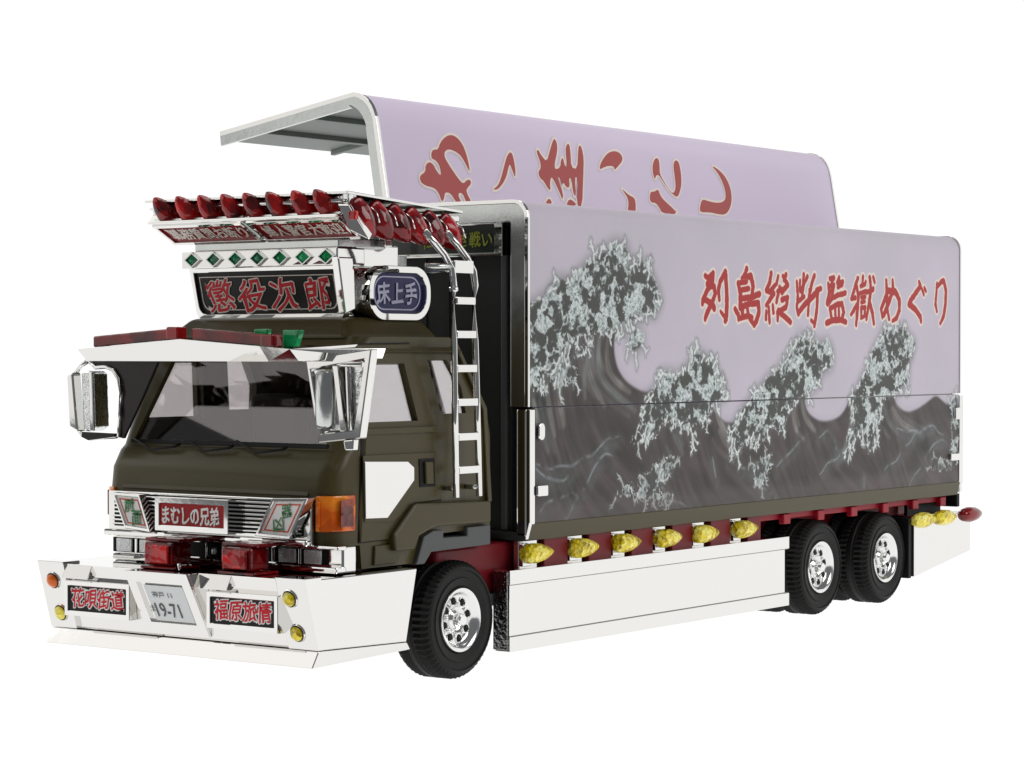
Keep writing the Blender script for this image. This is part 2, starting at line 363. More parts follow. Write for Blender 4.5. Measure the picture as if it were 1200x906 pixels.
    for i, f in enumerate(faces*3):
        ox = 0 if i < len(faces) else rs_.uniform(-.22, .22); oz = 0 if i < len(faces) else rs_.uniform(-.1, .1)
        p = chaikin([(x+ox, z+oz) for x, z in f], 2, False); w_ = .016 if i < len(faces) else .008
        p = [(x, z, w_*math.sin(math.pi*(k+.5)/len(p))) for k, (x, z) in enumerate(p)]
        bx = stroke_box(p); sel = inside(seac, X[bx], Zc[bx]); a = np.exp(-stroke_d(p, bx)**2/.0005)*(.2+.8*lowf[bx])*sel
        img[bx] = lerp(img[bx], (.60, .60, .58) if i % 3 else (.50, .55, .55), np.clip(a, 0, 1)*(.75 if i < len(faces) else .4))
    # thin crest lines of the lower swell
    crest = [[(0.93, 1.646), (1.171, 1.609), (1.441, 1.613), (1.794, 1.699), (2.013, 1.829), (2.183, 1.853)], [(1.355, 1.158), (1.629, 1.385), (1.794, 1.578), (1.948, 1.694), (2.091, 1.704), (2.118, 1.637)],
             [(0.93, 1.639), (1.11, 1.535), (1.293, 1.485), (1.454, 1.555)], [(2.804, 1.523), (2.859, 1.372), (3.027, 1.251), (3.354, 1.167)], [(1.014, 1.261), (1.232, 1.368), (1.541, 1.375)],
             [(4.446, 1.474), (4.556, 1.311), (4.874, 1.184)], [(4.873, 1.473), (5.197, 1.648), (5.495, 1.778)], [(5.698, 1.739), (5.834, 1.81), (5.99, 1.706), (6.042, 1.604)], [(6.165, 1.558), (6.34, 1.67), (6.429, 1.778)],
             [(7.031, 1.356), (7.312, 1.449), (7.732, 1.717), (8.125, 1.804), (8.387, 1.681)], [(7.6, 1.175), (7.988, 1.451), (8.226, 1.64), (8.448, 1.607)], [(7.31, 1.772), (7.791, 1.724), (8.085, 1.778)],
             [(4.017, 1.569), (4.169, 1.524), (4.322, 1.463), (4.477, 1.512)], [(6.61, 1.304), (6.611, 1.134), (6.666, 1.046)], [(5.699, 1.384), (5.956, 1.498), (6.13, 1.551)], [(3.718, 1.618), (3.763, 1.423)]]
    for i, f in enumerate(crest):
        p = chaikin(f, 3, False)
        p = [(x+.012*math.sin(23*x+i), z+.012*math.cos(19*x+i)) for x, z in p]
        q = [(x, z, .007*math.sin(math.pi*(k+.5)/len(p))) for k, (x, z) in enumerate(p)]; bx = stroke_box(q); n = medf[bx]
        d = stroke_d(q, bx); below = stroke_d([(x, z-.04, .02) for x, z in p], bx)
        img[bx] = lerp(img[bx], (.40, .43, .44), np.exp(-np.clip(below, 0, 9)**2/.004)*.55*n)
        img[bx] = lerp(img[bx], (.60, .64, .66), np.exp(-np.clip(d+(n-.5)*.03, 0, 9)**2/.00008)*np.clip(n*2.4-.7, 0, 1)*.75)
    # foam: clawed, dappled
    foam = [([(0.8, 2.882), (1.17, 3.055), (1.243, 3.175), (1.428, 3.144), (1.641, 3.256), (1.818, 3.361), (1.985, 3.445), (2.194, 3.496), (2.353, 3.414), (2.274, 3.295), (2.582, 3.362), (2.732, 3.226), (2.87, 3.02), (2.788, 2.9), (2.502, 2.875), (2.354, 2.785), (2.182, 2.776), (2.012, 2.71), (1.857, 2.738), (1.73, 2.652), (1.603, 2.722), (1.503, 2.616), (1.354, 2.566), (1.256, 2.475), (1.293, 2.37), (1.207, 2.3), (1.11, 2.476), (0.99, 2.372), (1.014, 2.268), (0.918, 2.303), (0.753, 2.443)], 1.),
            ([(2.354, 2.749), (2.583, 2.728), (2.556, 2.617), (2.448, 2.544), (2.314, 2.58)], .9),
            ([(1.73, 2.637), (1.857, 2.666), (1.73, 2.58), (1.578, 2.523), (1.503, 2.58)], .9),
            ([(1.293, 2.44), (1.453, 2.474), (1.578, 2.367), (1.553, 2.297), (1.379, 2.334), (1.293, 2.243), (1.232, 2.335)], .9),
            ([(2.543, 2.109), (2.803, 2.275), (2.913, 2.386), (3.11, 2.347), (3.309, 2.421), (3.423, 2.588), (3.554, 2.504), (3.73, 2.519), (3.805, 2.38), (3.91, 2.263), (3.94, 2.146), (3.731, 2.072), (3.526, 1.938), (3.324, 1.898), (3.382, 1.79), (3.139, 1.925), (2.928, 1.982), (2.734, 1.808), (2.611, 1.827), (2.516, 1.955)], 1.),
            ([(2.355, 1.797), (2.449, 1.831), (2.49, 1.771)], .8),
            ([(3.941, 1.735), (4.122, 1.94), (4.321, 2.093), (4.679, 2.318), (4.967, 2.42), (5.129, 2.565), (5.292, 2.711), (5.509, 2.737), (5.559, 2.631), (5.899, 2.681), (5.987, 2.481), (5.747, 2.35), (5.662, 2.21), (5.361, 2.157), (5.114, 2.039), (5.001, 1.815), (4.712, 1.863), (4.649, 1.729), (4.399, 1.776), (4.214, 1.703), (4.092, 1.55), (4.031, 1.724)], 1.),
            ([(6.339, 2.075), (6.427, 2.158), (6.696, 2.385), (6.841, 2.625), (7.08, 2.815), (7.515, 2.801), (7.727, 2.652), (7.612, 2.459), (7.556, 2.248), (7.271, 2.129), (6.972, 2.065), (6.955, 1.893), (6.826, 1.81), (6.937, 1.678), (6.754, 1.598), (6.573, 1.663), (6.536, 1.817), (6.394, 1.652), (6.182, 1.532), (6.357, 1.822)], 1.),
            ([(2.45, 1.331), (2.544, 1.474), (2.68, 1.558), (2.859, 1.573), (2.998, 1.681), (3.097, 1.564), (2.957, 1.442), (2.818, 1.463), (2.763, 1.354), (3.069, 1.287), (2.929, 1.234), (2.721, 1.304), (2.585, 1.251)], .75),
            ([(2.118, 1.311), (2.25, 1.414), (2.45, 1.405), (2.356, 1.336)], .7),
            ([(4.446, 1.513), (4.666, 1.585), (4.777, 1.637), (4.793, 1.5), (4.65, 1.426), (4.603, 1.269), (4.478, 1.354)], .7),
            ([(8.048, 1.351), (8.187, 1.462), (8.49, 1.406), (8.654, 1.355), (8.389, 1.302)], .6),
            ([(8.547, 2.039), (8.732, 2.109), (8.775, 1.761), (8.736, 1.397), (8.571, 1.403), (8.61, 1.765)], .75)]
    fine = fbm(26, 71, 3, 1.6, 1.6); med = fbm(8, 61, 3, 1.6, 1.6)
    w2x = (fbm(7, 15, 4, 1.5, 1.5)-.5)*.30; w2z = (fbm(7, 25, 4, 1.5, 1.5)-.5)*.30
    F1, F2 = worley(.19, 5, w2x+wx, w2z+wz); G1, G2 = worley(.06, 6, w2x*.6, w2z*.6)
    f1 = F1; web = np.clip(1-(F2-F1)/.42, 0, 1); web2 = np.clip(1-(G2-G1)/.5, 0, 1); hole = np.clip(1-F1/.42, 0, 1)
    def sst(x): x = np.clip(x, 0, 1); return x*x*(3-2*x)
    jit = fbm(24, 77, 3, 1.6, 1.6)
    for poly, st in foam:
        bx = stroke_box(poly, .45); wX, wZ = w2x[bx], w2z[bx]; im_ = img[bx]; fi, me_, wb1, wb2, ho = fine[bx], med[bx], web[bx], web2[bx], hole[bx]
        m = inside(poly, X[bx]+wX*.35+(fi-.5)*.16, Zc[bx]+wZ*.35+(jit[bx]-.5)*.16).astype(float); soft = blur(m, 8); hz = blur(m, 20)
        im_ = lerp(im_, (.36, .36, .37), np.clip(hz*1.7-.05, 0, 1)*.55*st)
        claw = soft+(wb2-.45)*.45+(fi-.5)*.6
        a = sst((claw-.40)*5)
        im_ = lerp(im_, (.25, .255, .24), a*.9*st)
        hl = f1[bx]-.36-.9*np.clip(.55-me_, 0, 1)                       # pale froth between dark round holes
        froth = a*sst(hl/.20+.2)
        im_ = lerp(im_, (.46, .53, .53), a*sst(hl/.3+.6)*.7*st)
        im_ = lerp(im_, (.76, .80, .80), froth*sst(fi*2.2-.35)*.9*st)
        rim = a*np.exp(-((hl-.03)/.06)**2)
        im_ = lerp(im_, (.87, .895, .89), np.clip(rim*.7*sst(fi*2-.4)+froth*sst(wb2*1.6-.55)*.9, 0, 1)*.9*st)
        edge = a*sst((.80-soft)*2.4)*sst(fi*2.2-.45+wb2*.3)
        im_ = lerp(im_, (.85, .88, .875), np.clip(edge, 0, 1)*.9*st)
        img[bx] = im_
    # coral-like claws of spray along the edge of the foam
    rg = random.Random(3)
    def twig(x, z, ang, ln, r, depth, segs):
        pts = [(x, z, r)]
        for k in range(4):
            ang += rg.uniform(-.45, .45); x += math.cos(ang)*ln/4*.85; z += math.sin(ang)*ln/4; pts.append((x, z, r*(1-.2*(k+1))))
            if depth and k in (1, 2, 3): twig(x, z, ang+rg.choice((-1, 1))*rg.uniform(.6, 1.1), ln*.55, r*.8, depth-1, segs)
        segs.append(pts)
    for poly, st in foam:
        n = len(poly); cx_ = sum(p[0] for p in poly)/n; cz_ = sum(p[1] for p in poly)/n; big = n > 16
        for i in range(n):
            for t_ in ((.0, .5) if big else (.0,)):
                x = poly[i][0]*(1-t_)+poly[(i+1) % n][0]*t_; z = poly[i][1]*(1-t_)+poly[(i+1) % n][1]*t_
                if (x < MX0+.08 and not i % 2) or rg.random() < .35: continue
                ang = math.atan2(z-cz_, x-cx_); x += (cx_-x)*.09; z += (cz_-z)*.09
                if z < cz_: ang = math.atan2(math.sin(ang)-.8, math.cos(ang)*.7+.1)
                segs = []; twig(x, z, ang+rg.uniform(-.4, .4), rg.uniform(.05, .13)*(1 if big else .9), .0125, 2 if big else 1, segs)
                allp = [p for q in segs for p in q]; bx = stroke_box(allp, .06); d = np.full(X[bx].shape, 9.)
                for q in segs: d = np.minimum(d, stroke_d(q, bx))
                img[bx] = lerp(img[bx], (.40, .42, .42), np.exp(-np.clip(d, 0, 9)**2/.0004)*.45*st)
                img[bx] = lerp(img[bx], (.86, .885, .88), np.clip(.7-d/.006, 0, 1)*np.clip(.6+fine[bx]*.6, 0, 1)*st)
    # lower edge: greyer, then olive sill colour
    t = np.clip((1.36-Zc)/.1, 0, 1)*.35; img = lerp(img, (.42, .39, .38), t)
    # brush lettering
    S = [[(3.586, 3.246, 0.0096), (3.65, 3.224, 0.0173), (3.723, 3.273, 0.0135)], [(3.723, 3.273, 0.0135), (3.705, 3.186, 0.0192), (3.622, 3.117, 0.0134), (3.549, 3.03, 0.0134), (3.54, 2.992, 0.0076)], [(3.622, 3.175, 0.0134), (3.742, 3.149, 0.0173), (3.761, 3.091, 0.0135), (3.715, 3.014, 0.0154), (3.623, 2.916, 0.0153), (3.586, 2.858, 0.0115)], [(3.586, 3.031, 0.0134), (3.715, 2.994, 0.0192), (3.742, 2.956, 0.0173)], [(3.937, 3.284, 0.0174), (3.844, 3.199, 0.0135), (3.816, 3.121, 0.0135), (3.835, 3.035, 0.0077)], [(3.937, 3.289, 0.0174), (3.956, 3.163, 0.0175), (3.966, 3.018, 0.0175), (3.957, 2.891, 0.0194), (3.938, 2.843, 0.0136)], [(3.957, 2.862, 0.0116), (3.854, 2.929, 0.0039)], [(4.317, 3.328, 0.0157), (4.288, 3.278, 0.0118), (4.231, 3.237, 0.0049)], [(4.164, 3.192, 0.0117), (4.203, 3.109, 0.0176), (4.203, 2.972, 0.0176)], [(4.174, 3.192, 0.0117), (4.317, 3.21, 0.0098)], [(4.279, 3.258, 0.0098), (4.395, 3.261, 0.0197), (4.434, 3.173, 0.0178), (4.415, 3.084, 0.0158)], [(4.203, 3.129, 0.0098), (4.356, 3.147, 0.0118)], [(4.203, 3.051, 0.0117), (4.395, 3.064, 0.0158), (4.551, 3.101, 0.0159)], [(4.203, 2.972, 0.0137), (4.357, 3.004, 0.0138), (4.532, 3.017, 0.0139)], [(4.532, 3.017, 0.0158), (4.542, 2.928, 0.0178), (4.493, 2.848, 0.0178), (4.454, 2.808, 0.0099)], [(4.454, 2.813, 0.0099), (4.376, 2.867, 0.0118)], [(4.108, 2.956, 0.0117), (4.165, 2.904, 0.0137), (4.175, 2.86, 0.0098)], [(4.175, 2.865, 0.0098), (4.338, 2.896, 0.0118), (4.415, 2.877, 0.0118)], [(4.328, 2.974, 0.0118), (4.347, 2.906, 0.0118)], [(4.241, 2.973, 0.0137), (4.241, 2.904, 0.0118)], [(4.768, 3.3, 0.012), (4.738, 3.21, 0.014), (4.679, 3.139, 0.0139)], [(4.679, 3.139, 0.0159), (4.818, 3.111, 0.014), (4.768, 3.07, 0.014), (4.679, 2.999, 0.01)], [(4.848, 3.192, 0.01), (4.748, 3.13, 0.014)], [(4.719, 2.98, 0.008), (4.739, 2.84, 0.008)], [(4.679, 2.939, 0.008), (4.67, 2.87, 0.008)], [(4.798, 3.001, 0.006), (4.809, 2.931, 0.008)], [(4.898, 3.273, 0.006), (4.868, 3.202, 0.01)], [(4.928, 3.169, 0.012), (4.868, 3.032, 0.008)], [(4.968, 3.154, 0.0121), (4.888, 3.133, 0.01)], [(5.049, 3.292, 0.0121), (5.009, 3.246, 0.0121)], [(4.988, 3.275, 0.008), (5.08, 3.197, 0.0141), (4.969, 3.124, 0.0141)], [(4.969, 3.054, 0.0141), (5.08, 3.076, 0.0121), (5.05, 2.985, 0.0141), (4.889, 2.932, 0.014)], [(4.899, 2.952, 0.012), (4.889, 2.862, 0.008)], [(4.929, 2.933, 0.0141), (5.03, 2.894, 0.0161), (5.132, 2.844, 0.0142)], [(5.253, 3.231, 0.0061), (5.275, 3.089, 0.0081), (5.254, 2.988, 0.0081), (5.285, 2.927, 0.0142)], [(5.388, 3.306, 0.0082), (5.378, 3.193, 0.0102), (5.357, 3.071, 0.0082)], [(5.461, 3.287, 0.0082), (5.336, 3.152, 0.0102)], [(5.315, 3.243, 0.0051), (5.316, 3.141, 0.0071)], [(5.275, 3.039, 0.0081), (5.399, 3.092, 0.0082)], [(5.285, 2.937, 0.0142), (5.42, 3.021, 0.0163), (5.545, 3.084, 0.0185), (5.671, 3.158, 0.0165)], [(5.503, 3.155, 0.0082), (5.472, 2.919, 0.0082)], [(5.597, 3.296, 0.0123), (5.545, 3.217, 0.0123)], [(5.545, 3.217, 0.0123), (5.482, 3.062, 0.0082)], [(5.661, 3.138, 0.0144), (5.651, 2.993, 0.0124), (5.62, 2.869, 0.0144), (5.599, 2.813, 0.0082)], [(5.609, 2.828, 0.0082), (5.535, 2.868, 0.0051)], [(5.64, 3.158, 0.0123), (5.724, 3.175, 0.0124)], [(5.874, 3.223, 0.0088), (5.898, 3.135, 0.0133), (5.852, 3.035, 0.0133)], [(5.909, 3.274, 0.0111), (5.989, 3.287, 0.0111), (5.943, 3.236, 0.0089)], [(5.886, 3.201, 0.0089), (5.989, 3.215, 0.0111), (5.944, 3.158, 0.0111)], [(5.989, 3.215, 0.0089), (5.944, 3.081, 0.0133), (5.864, 3.029, 0.0133)], [(6.093, 3.289, 0.0111), (6.059, 3.238, 0.0111), (6.175, 3.252, 0.0089)], [(6.071, 3.194, 0.01), (6.163, 3.23, 0.0123)], [(5.944, 3.081, 0.0111), (6.059, 3.116, 0.0122), (6.222, 3.141, 0.0134)], [(5.91, 2.986, 0.0133), (5.945, 2.881, 0.0111)], [(5.91, 2.98, 0.0111), (6.06, 3.027, 0.0134), (6.153, 3.034, 0.0134)], [(6.153, 3.034, 0.0156), (6.188, 2.951, 0.0157), (6.153, 2.872, 0.0156)], [(6.013, 2.993, 0.0078), (6.025, 2.893, 0.0089)], [(6.088, 3.005, 0.0078), (6.095, 2.894, 0.0089)], [(5.842, 2.841, 0.0155), (5.968, 2.87, 0.0155), (6.13, 2.877, 0.0156), (6.235, 2.856, 0.0134)], [(6.482, 3.293, 0.0113), (6.435, 3.224, 0.0113), (6.352, 3.088, 0.0112)], [(6.446, 3.236, 0.0101), (6.495, 3.113, 0.0147), (6.471, 2.954, 0.0147), (6.448, 2.83, 0.009)], [(6.352, 3.088, 0.0124), (6.435, 3.1, 0.0101)], [(6.483, 3.045, 0.0102), (6.388, 2.964, 0.0113), (6.341, 2.93, 0.0056)], [(6.59, 3.313, 0.0091), (6.578, 3.227, 0.0091)], [(6.542, 3.215, 0.009), (6.638, 3.24, 0.0091), (6.65, 3.263, 0.0068)], [(6.53, 3.147, 0.0068), (6.675, 3.167, 0.0091)], [(6.554, 3.102, 0.0068), (6.639, 3.11, 0.0079)], [(6.555, 3.057, 0.0068), (6.627, 3.064, 0.0079)], [(6.555, 3.001, 0.0079), (6.639, 3.007, 0.0079), (6.627, 2.922, 0.0079)], [(6.555, 3.001, 0.0079), (6.555, 2.899, 0.0079), (6.627, 2.922, 0.0079)], [(6.734, 3.31, 0.0114), (6.759, 3.186, 0.0148), (6.723, 3.06, 0.0137), (6.664, 2.888, 0.0068)], [(6.675, 3.156, 0.0091), (6.808, 3.192, 0.0137)], [(6.736, 3.049, 0.0137), (6.797, 2.947, 0.016), (6.822, 2.844, 0.0091)], [(6.807, 3.312, 0.008), (6.839, 3.262, 0.0069)], [(7.09, 3.285, 0.0092), (7.103, 3.17, 0.0161), (7.117, 2.985, 0.0115), (7.155, 2.894, 0.0069)], [(7.228, 3.288, 0.0093), (7.241, 3.195, 0.0162), (7.141, 3.055, 0.0173), (7.042, 2.938, 0.0161), (7.006, 2.915, 0.0092)], [(7.005, 2.921, 0.0092), (6.98, 2.995, 0.0115), (7.054, 3.088, 0.0161), (7.116, 3.17, 0.0161)], [(7.141, 3.182, 0.0185), (7.291, 3.173, 0.0209), (7.38, 3.094, 0.0174), (7.38, 2.989, 0.0163), (7.317, 2.907, 0.0139), (7.23, 2.877, 0.0058)], [(7.823, 3.284, 0.0094), (7.854, 3.243, 0.0165), (7.75, 3.17, 0.0188), (7.622, 3.086, 0.0187), (7.596, 3.05, 0.0187)], [(7.609, 3.051, 0.0211), (7.751, 2.994, 0.0188), (7.856, 2.924, 0.0165), (7.869, 2.877, 0.0095)], [(7.893, 3.214, 0.0071), (7.933, 3.156, 0.0059)], [(7.946, 3.227, 0.0059), (7.985, 3.193, 0.0047)], [(8.237, 3.275, 0.0096), (8.224, 3.167, 0.0096), (8.203, 3.06, 0.0119), (8.238, 2.988, 0.0072)], [(8.237, 3.239, 0.0072), (8.344, 3.302, 0.0144), (8.398, 3.309, 0.0168)], [(8.398, 3.309, 0.0168), (8.452, 3.208, 0.0168), (8.439, 3.063, 0.0168), (8.4, 2.943, 0.0144), (8.319, 2.858, 0.006)]]
    D = np.full(X.shape, 9.)
    for st in S:
        bx = stroke_box(st, .12); D[bx] = np.minimum(D[bx], stroke_d(st, bx))
    D = D+(fine-.5)*.012-.016
    img = lerp(img, (.90, .84, .80), np.clip((.026-D)/.008, 0, 1))
    img = lerp(img, (.66, .13, .12), np.clip((-D)/.006+.4, 0, 1))
    img = np.clip(img, 0, 1)
    im = bpy.data.images.new('wave_mural', W, H, alpha=False)
    buf = np.ones((H, W, 4), np.float32); buf[..., :3] = img
    im.pixels.foreach_set(buf.ravel()); im.update(); im.pack()
    m = bpy.data.materials.new('wave_mural_print'); m.use_nodes = True; nt = m.node_tree
    b = nt.nodes['Principled BSDF']; b.inputs['Roughness'].default_value = .4; b.inputs['Specular IOR Level'].default_value = .3
    t = nt.nodes.new('ShaderNodeTexImage'); t.image = im; t.extension = 'EXTEND'; nt.links.new(t.outputs[0], b.inputs['Base Color'])
    return m
M['mural'] = mural()
def mural_uv(o):
    me = o.data; uv = me.uv_layers.new(name='UVMap')
    for l in me.loops:
        c = me.vertices[l.vertex_index].co; uv.data[l.index].uv = ((c.x-MX0)/(MX1-MX0), (c.z-MZ0)/(MZ1-MZ0) if c.z < 3.7 and c.y < .2 else .985)

# ---- chassis
chassis = box('chassis', .2, 9.0, .55, .75, .72, .98, 'maroon', truck)
bm = bmesh.new(); add_box(bm, .2, 9.0, mir(.75), mir(.55), .72, .98); link('side_rail', bm_done(bm, 'side_rail'), 'maroon', chassis)
cm = bmesh.new(); add_box(cm, .6, 1.0, .752, mir(.752), .75, .95); cross = bm_done(cm, 'cross_member')
for i in range(7):
    o = link('cross_member', cross, 'maroon', chassis); o.location.x = i*1.2
box('under_floor', .95, 8.75, .35, 2.25, .985, 1.04, 'black', chassis)
box('front_member', -.10, 1.28, .20, .55, .60, 1.02, 'maroon', chassis, .03)
box('front_member', -.35, 1.28, mir(.55), mir(.20), .60, 1.02, 'maroon', chassis, .03)
box('arch_liner', .55, .80, .16, .5, .52, .62, 'greyplastic', chassis)
box('axle', -.06, .1, .3, 2.3, .38, .50, 'black', chassis)
for x in (5.82, 7.18): box('axle', x-.08, x+.08, .3, 2.3, .38, .50, 'black', chassis)
# outriggers and chrome lamp brackets under the sill
for i in range(6):
    x = .87+.655*i
    box('lamp_bracket', x, x+.285, .10, .16, .80, 1.03, 'chrome', chassis, .01)
    if i < 6: box('outrigger', x+.295, x+.295+(.35 if i < 5 else .25), .06, .30, .70, 1.05, 'maroon', chassis, .012)
box('sill_rail', 4.75, 8.72, .12, .20, .965, 1.035, 'maroon2', chassis, .01)
for x in [4.56, 5.21, 5.88, 6.56, 7.24, 7.91, 8.55]:
    box('rail_clip', x-.07, x+.06, .07, .13, .92, 1.02, 'maroon2', chassis, .01)
box('rear_arch_panel', 7.62, 8.0, .32, .36, .45, 1.03, 'maroon', chassis)
box('rear_inner_panel', 8.0, 8.79, .22, .26, .84, 1.03, 'black', chassis)
box('arch_liner', -.62, -.12, .44, .52, .45, .93, 'black', chassis)
box('arch_liner', -.66, -.60, .14, .5, .45, .93, 'black', chassis)
for a, b in ((5.1, 6.45), (6.5, 7.75)): box('arch_liner', a, b, .6, .64, .5, 1.02, 'black', chassis)

# ---- wheels
def make_wheel(x, wide):
    w = empty('wheel', truck); w.location = (x, 0, .465)
    R = .465
    def tyre(y0, y1, nm):
        p = [(.24, y0+.05), (.27, y0+.015), (.33, y0), (.335, y0+.008), (.39, y0+.006), (.395, y0-.004), (.415, y0+.005), (R-.028, y0+.02), (R, y0+.06), (R, y0+.13), (R-.012, y0+.14), (R-.012, y0+.155), (R, y0+.165),
             (R, y1-.165), (R-.012, y1-.155), (R-.012, y1-.14), (R, y1-.13), (R, y1-.06), (R-.018, y1-.03), (.42, y1), (.33, y1), (.24, y1-.05)]
        o = lathe(nm, p, (0, 0, 0), 'rubber', w, 112, False, ((7, 8, 9, 16, 17, 18), .02), True); return o
    tyre(.04, .40, 'tyre')
    if wide: tyre(.44, .80, 'tyre')
    rim = lathe('rim', [(.04, .125), (.09, .12), (.11, .095), (.18, .10), (.20, .085), (.212, .065), (.225, .045), (.25, .04), (.255, .05), (.255, .2), (.01, .2)], (0, 0, 0), 'rim_metal', w, 48)
    sharp(rim, 50)
    for k in range(8):
        a = 2*math.pi*(k+.3)/8
        o = lathe('rim_hole', [(.03, -.006), (.03, .01)], (math.cos(a)*.152, .098, math.sin(a)*.152), 'black', w, 14)
        o = lathe('hole_collar', [(.034, .002), (.038, -.008), (.042, .004)], (math.cos(a)*.152, .098, math.sin(a)*.152), 'rim_metal', w, 14)
        a += .39
        o = lathe('wheel_nut', [(.010, -.022), (.016, -.018), (.018, .01)], (math.cos(a)*.128, .10, math.sin(a)*.128), 'rim_metal', w, 8)
    h = lathe('hub', [(.02, .02), (.04, .022), (.05, .04), (.055, .09), (.075, .105), (.085, .16)], (0, 0, 0), 'rim_metal', w, 20); sharp(h, 40)
    return w
def copy_wheel(src, x, flip):
    c = src.copy(); COL.objects.link(c); c.location = (x, 2*YC if flip else 0, .465)
    if flip: c.rotation_euler = (0, 0, math.pi)
    for ch in src.children:
        d = ch.copy(); COL.objects.link(d); d.parent = c; 
    return c
wf = make_wheel(.02, False); copy_wheel(wf, .02, True)
wr = make_wheel(5.82, True); copy_wheel(wr, 7.18, False); copy_wheel(wr, 5.82, True); copy_wheel(wr, 7.18, True)

# ---- cab
def taper(me):
    for v in me.vertices:
        if v.co.z > 1.95:
            t = (v.co.z-1.95)/.75*.11; v.co.y += t if v.co.y < YC else -t
Y0, Y1 = .13, 2.47
prof = [(-1.44, 1.12), (-1.46, 1.50), (-1.44, 1.66), (-1.36, 1.79), (-1.31, 1.83), (-1.06, 2.61), (-.96, 2.68), (.12, 2.68), (.24, 2.60), (.50, 2.08), (.52, 1.9), (.52, 1.16), (-.40, 1.14), (-.44, .94), (-1.10, .94), (-1.12, 1.12)]
def cab_solid():
    bm = bmesh.new(); r = .15; sl = []
    for k in range(6):
        th = math.radians(90*k/5); sl.append((Y0+r*(1-math.cos(th)), r*(1-math.sin(th))))
    sl += [(mir(y), d) for y, d in sl[::-1]]
    rows = [[bm.verts.new((x+(d if x < -1.2 or (z > 1.3 and x < -.9) else 0), y, z)) for x, z in prof] for y, d in sl]
    n = len(prof)
    for a, b in zip(rows, rows[1:]):
        for i in range(n): bm.faces.new((a[i], a[(i+1) % n], b[(i+1) % n], b[i]))
    bm.faces.new(rows[0][::-1]); bm.faces.new(rows[-1])
    bmesh.ops.recalc_face_normals(bm, faces=bm.faces[:])
    es = [e for e in bm.edges if len(e.link_faces) == 2 and e.calc_face_angle(0) > .75 and abs(e.verts[0].co.y-e.verts[1].co.y) < 1e-5 and e.verts[0].co.x > -.95 and e.verts[1].co.x > -.95]
    bmesh.ops.bevel(bm, geom=es, offset=.02, segments=2, profile=.5, affect='EDGES', clamp_overlap=True)
    return bm
cab = link('cab', bm_done(cab_solid(), 'cab'), 'olive', truck)
def cutter(pts, ax, a, b):
    bm = bmesh.new(); add_prism(bm, pts, ax, a, b); bmesh.ops.recalc_face_normals(bm, faces=bm.faces[:])
    me = bpy.data.meshes.new('cut'); bm.to_mesh(me); bm.free(); o = bpy.data.objects.new('cut', me); COL.objects.link(o); return o
door_win = [(-1.10, 2.02), (-.40, 2.02), (-.50, 2.50), (-.97, 2.50)]
quarter = [(-.105, 2.08), (.22, 2.08), (.20, 2.28), (.05, 2.50), (-.20, 2.50)]
wind = [(.30, 1.86), (2.30, 1.86), (2.14, 2.56), (.46, 2.56)]
cuts = [cutter([(-1.27, 1.45), (-1.25, 1.86), (-1.02, 2.58), (.10, 2.60), (.42, 2.05), (.44, 1.3), (-1.0, 1.3)], 'y', .21, 2.39)]
cuts += [cutter(door_win, 'y', -.2, 2.9), cutter(quarter, 'y', -.2, 2.9)]
c = cutter([(y, z) for y, z in wind], 'x', -1.7, -.9); cuts.append(c)
boolean(cab, cuts)
for c in cuts[1:]: pass
taper(cab.data)
sharp(cab, 28); cab.data.polygons.foreach_set('use_smooth', [True]*len(cab.data.polygons)); sharp(cab, 28)
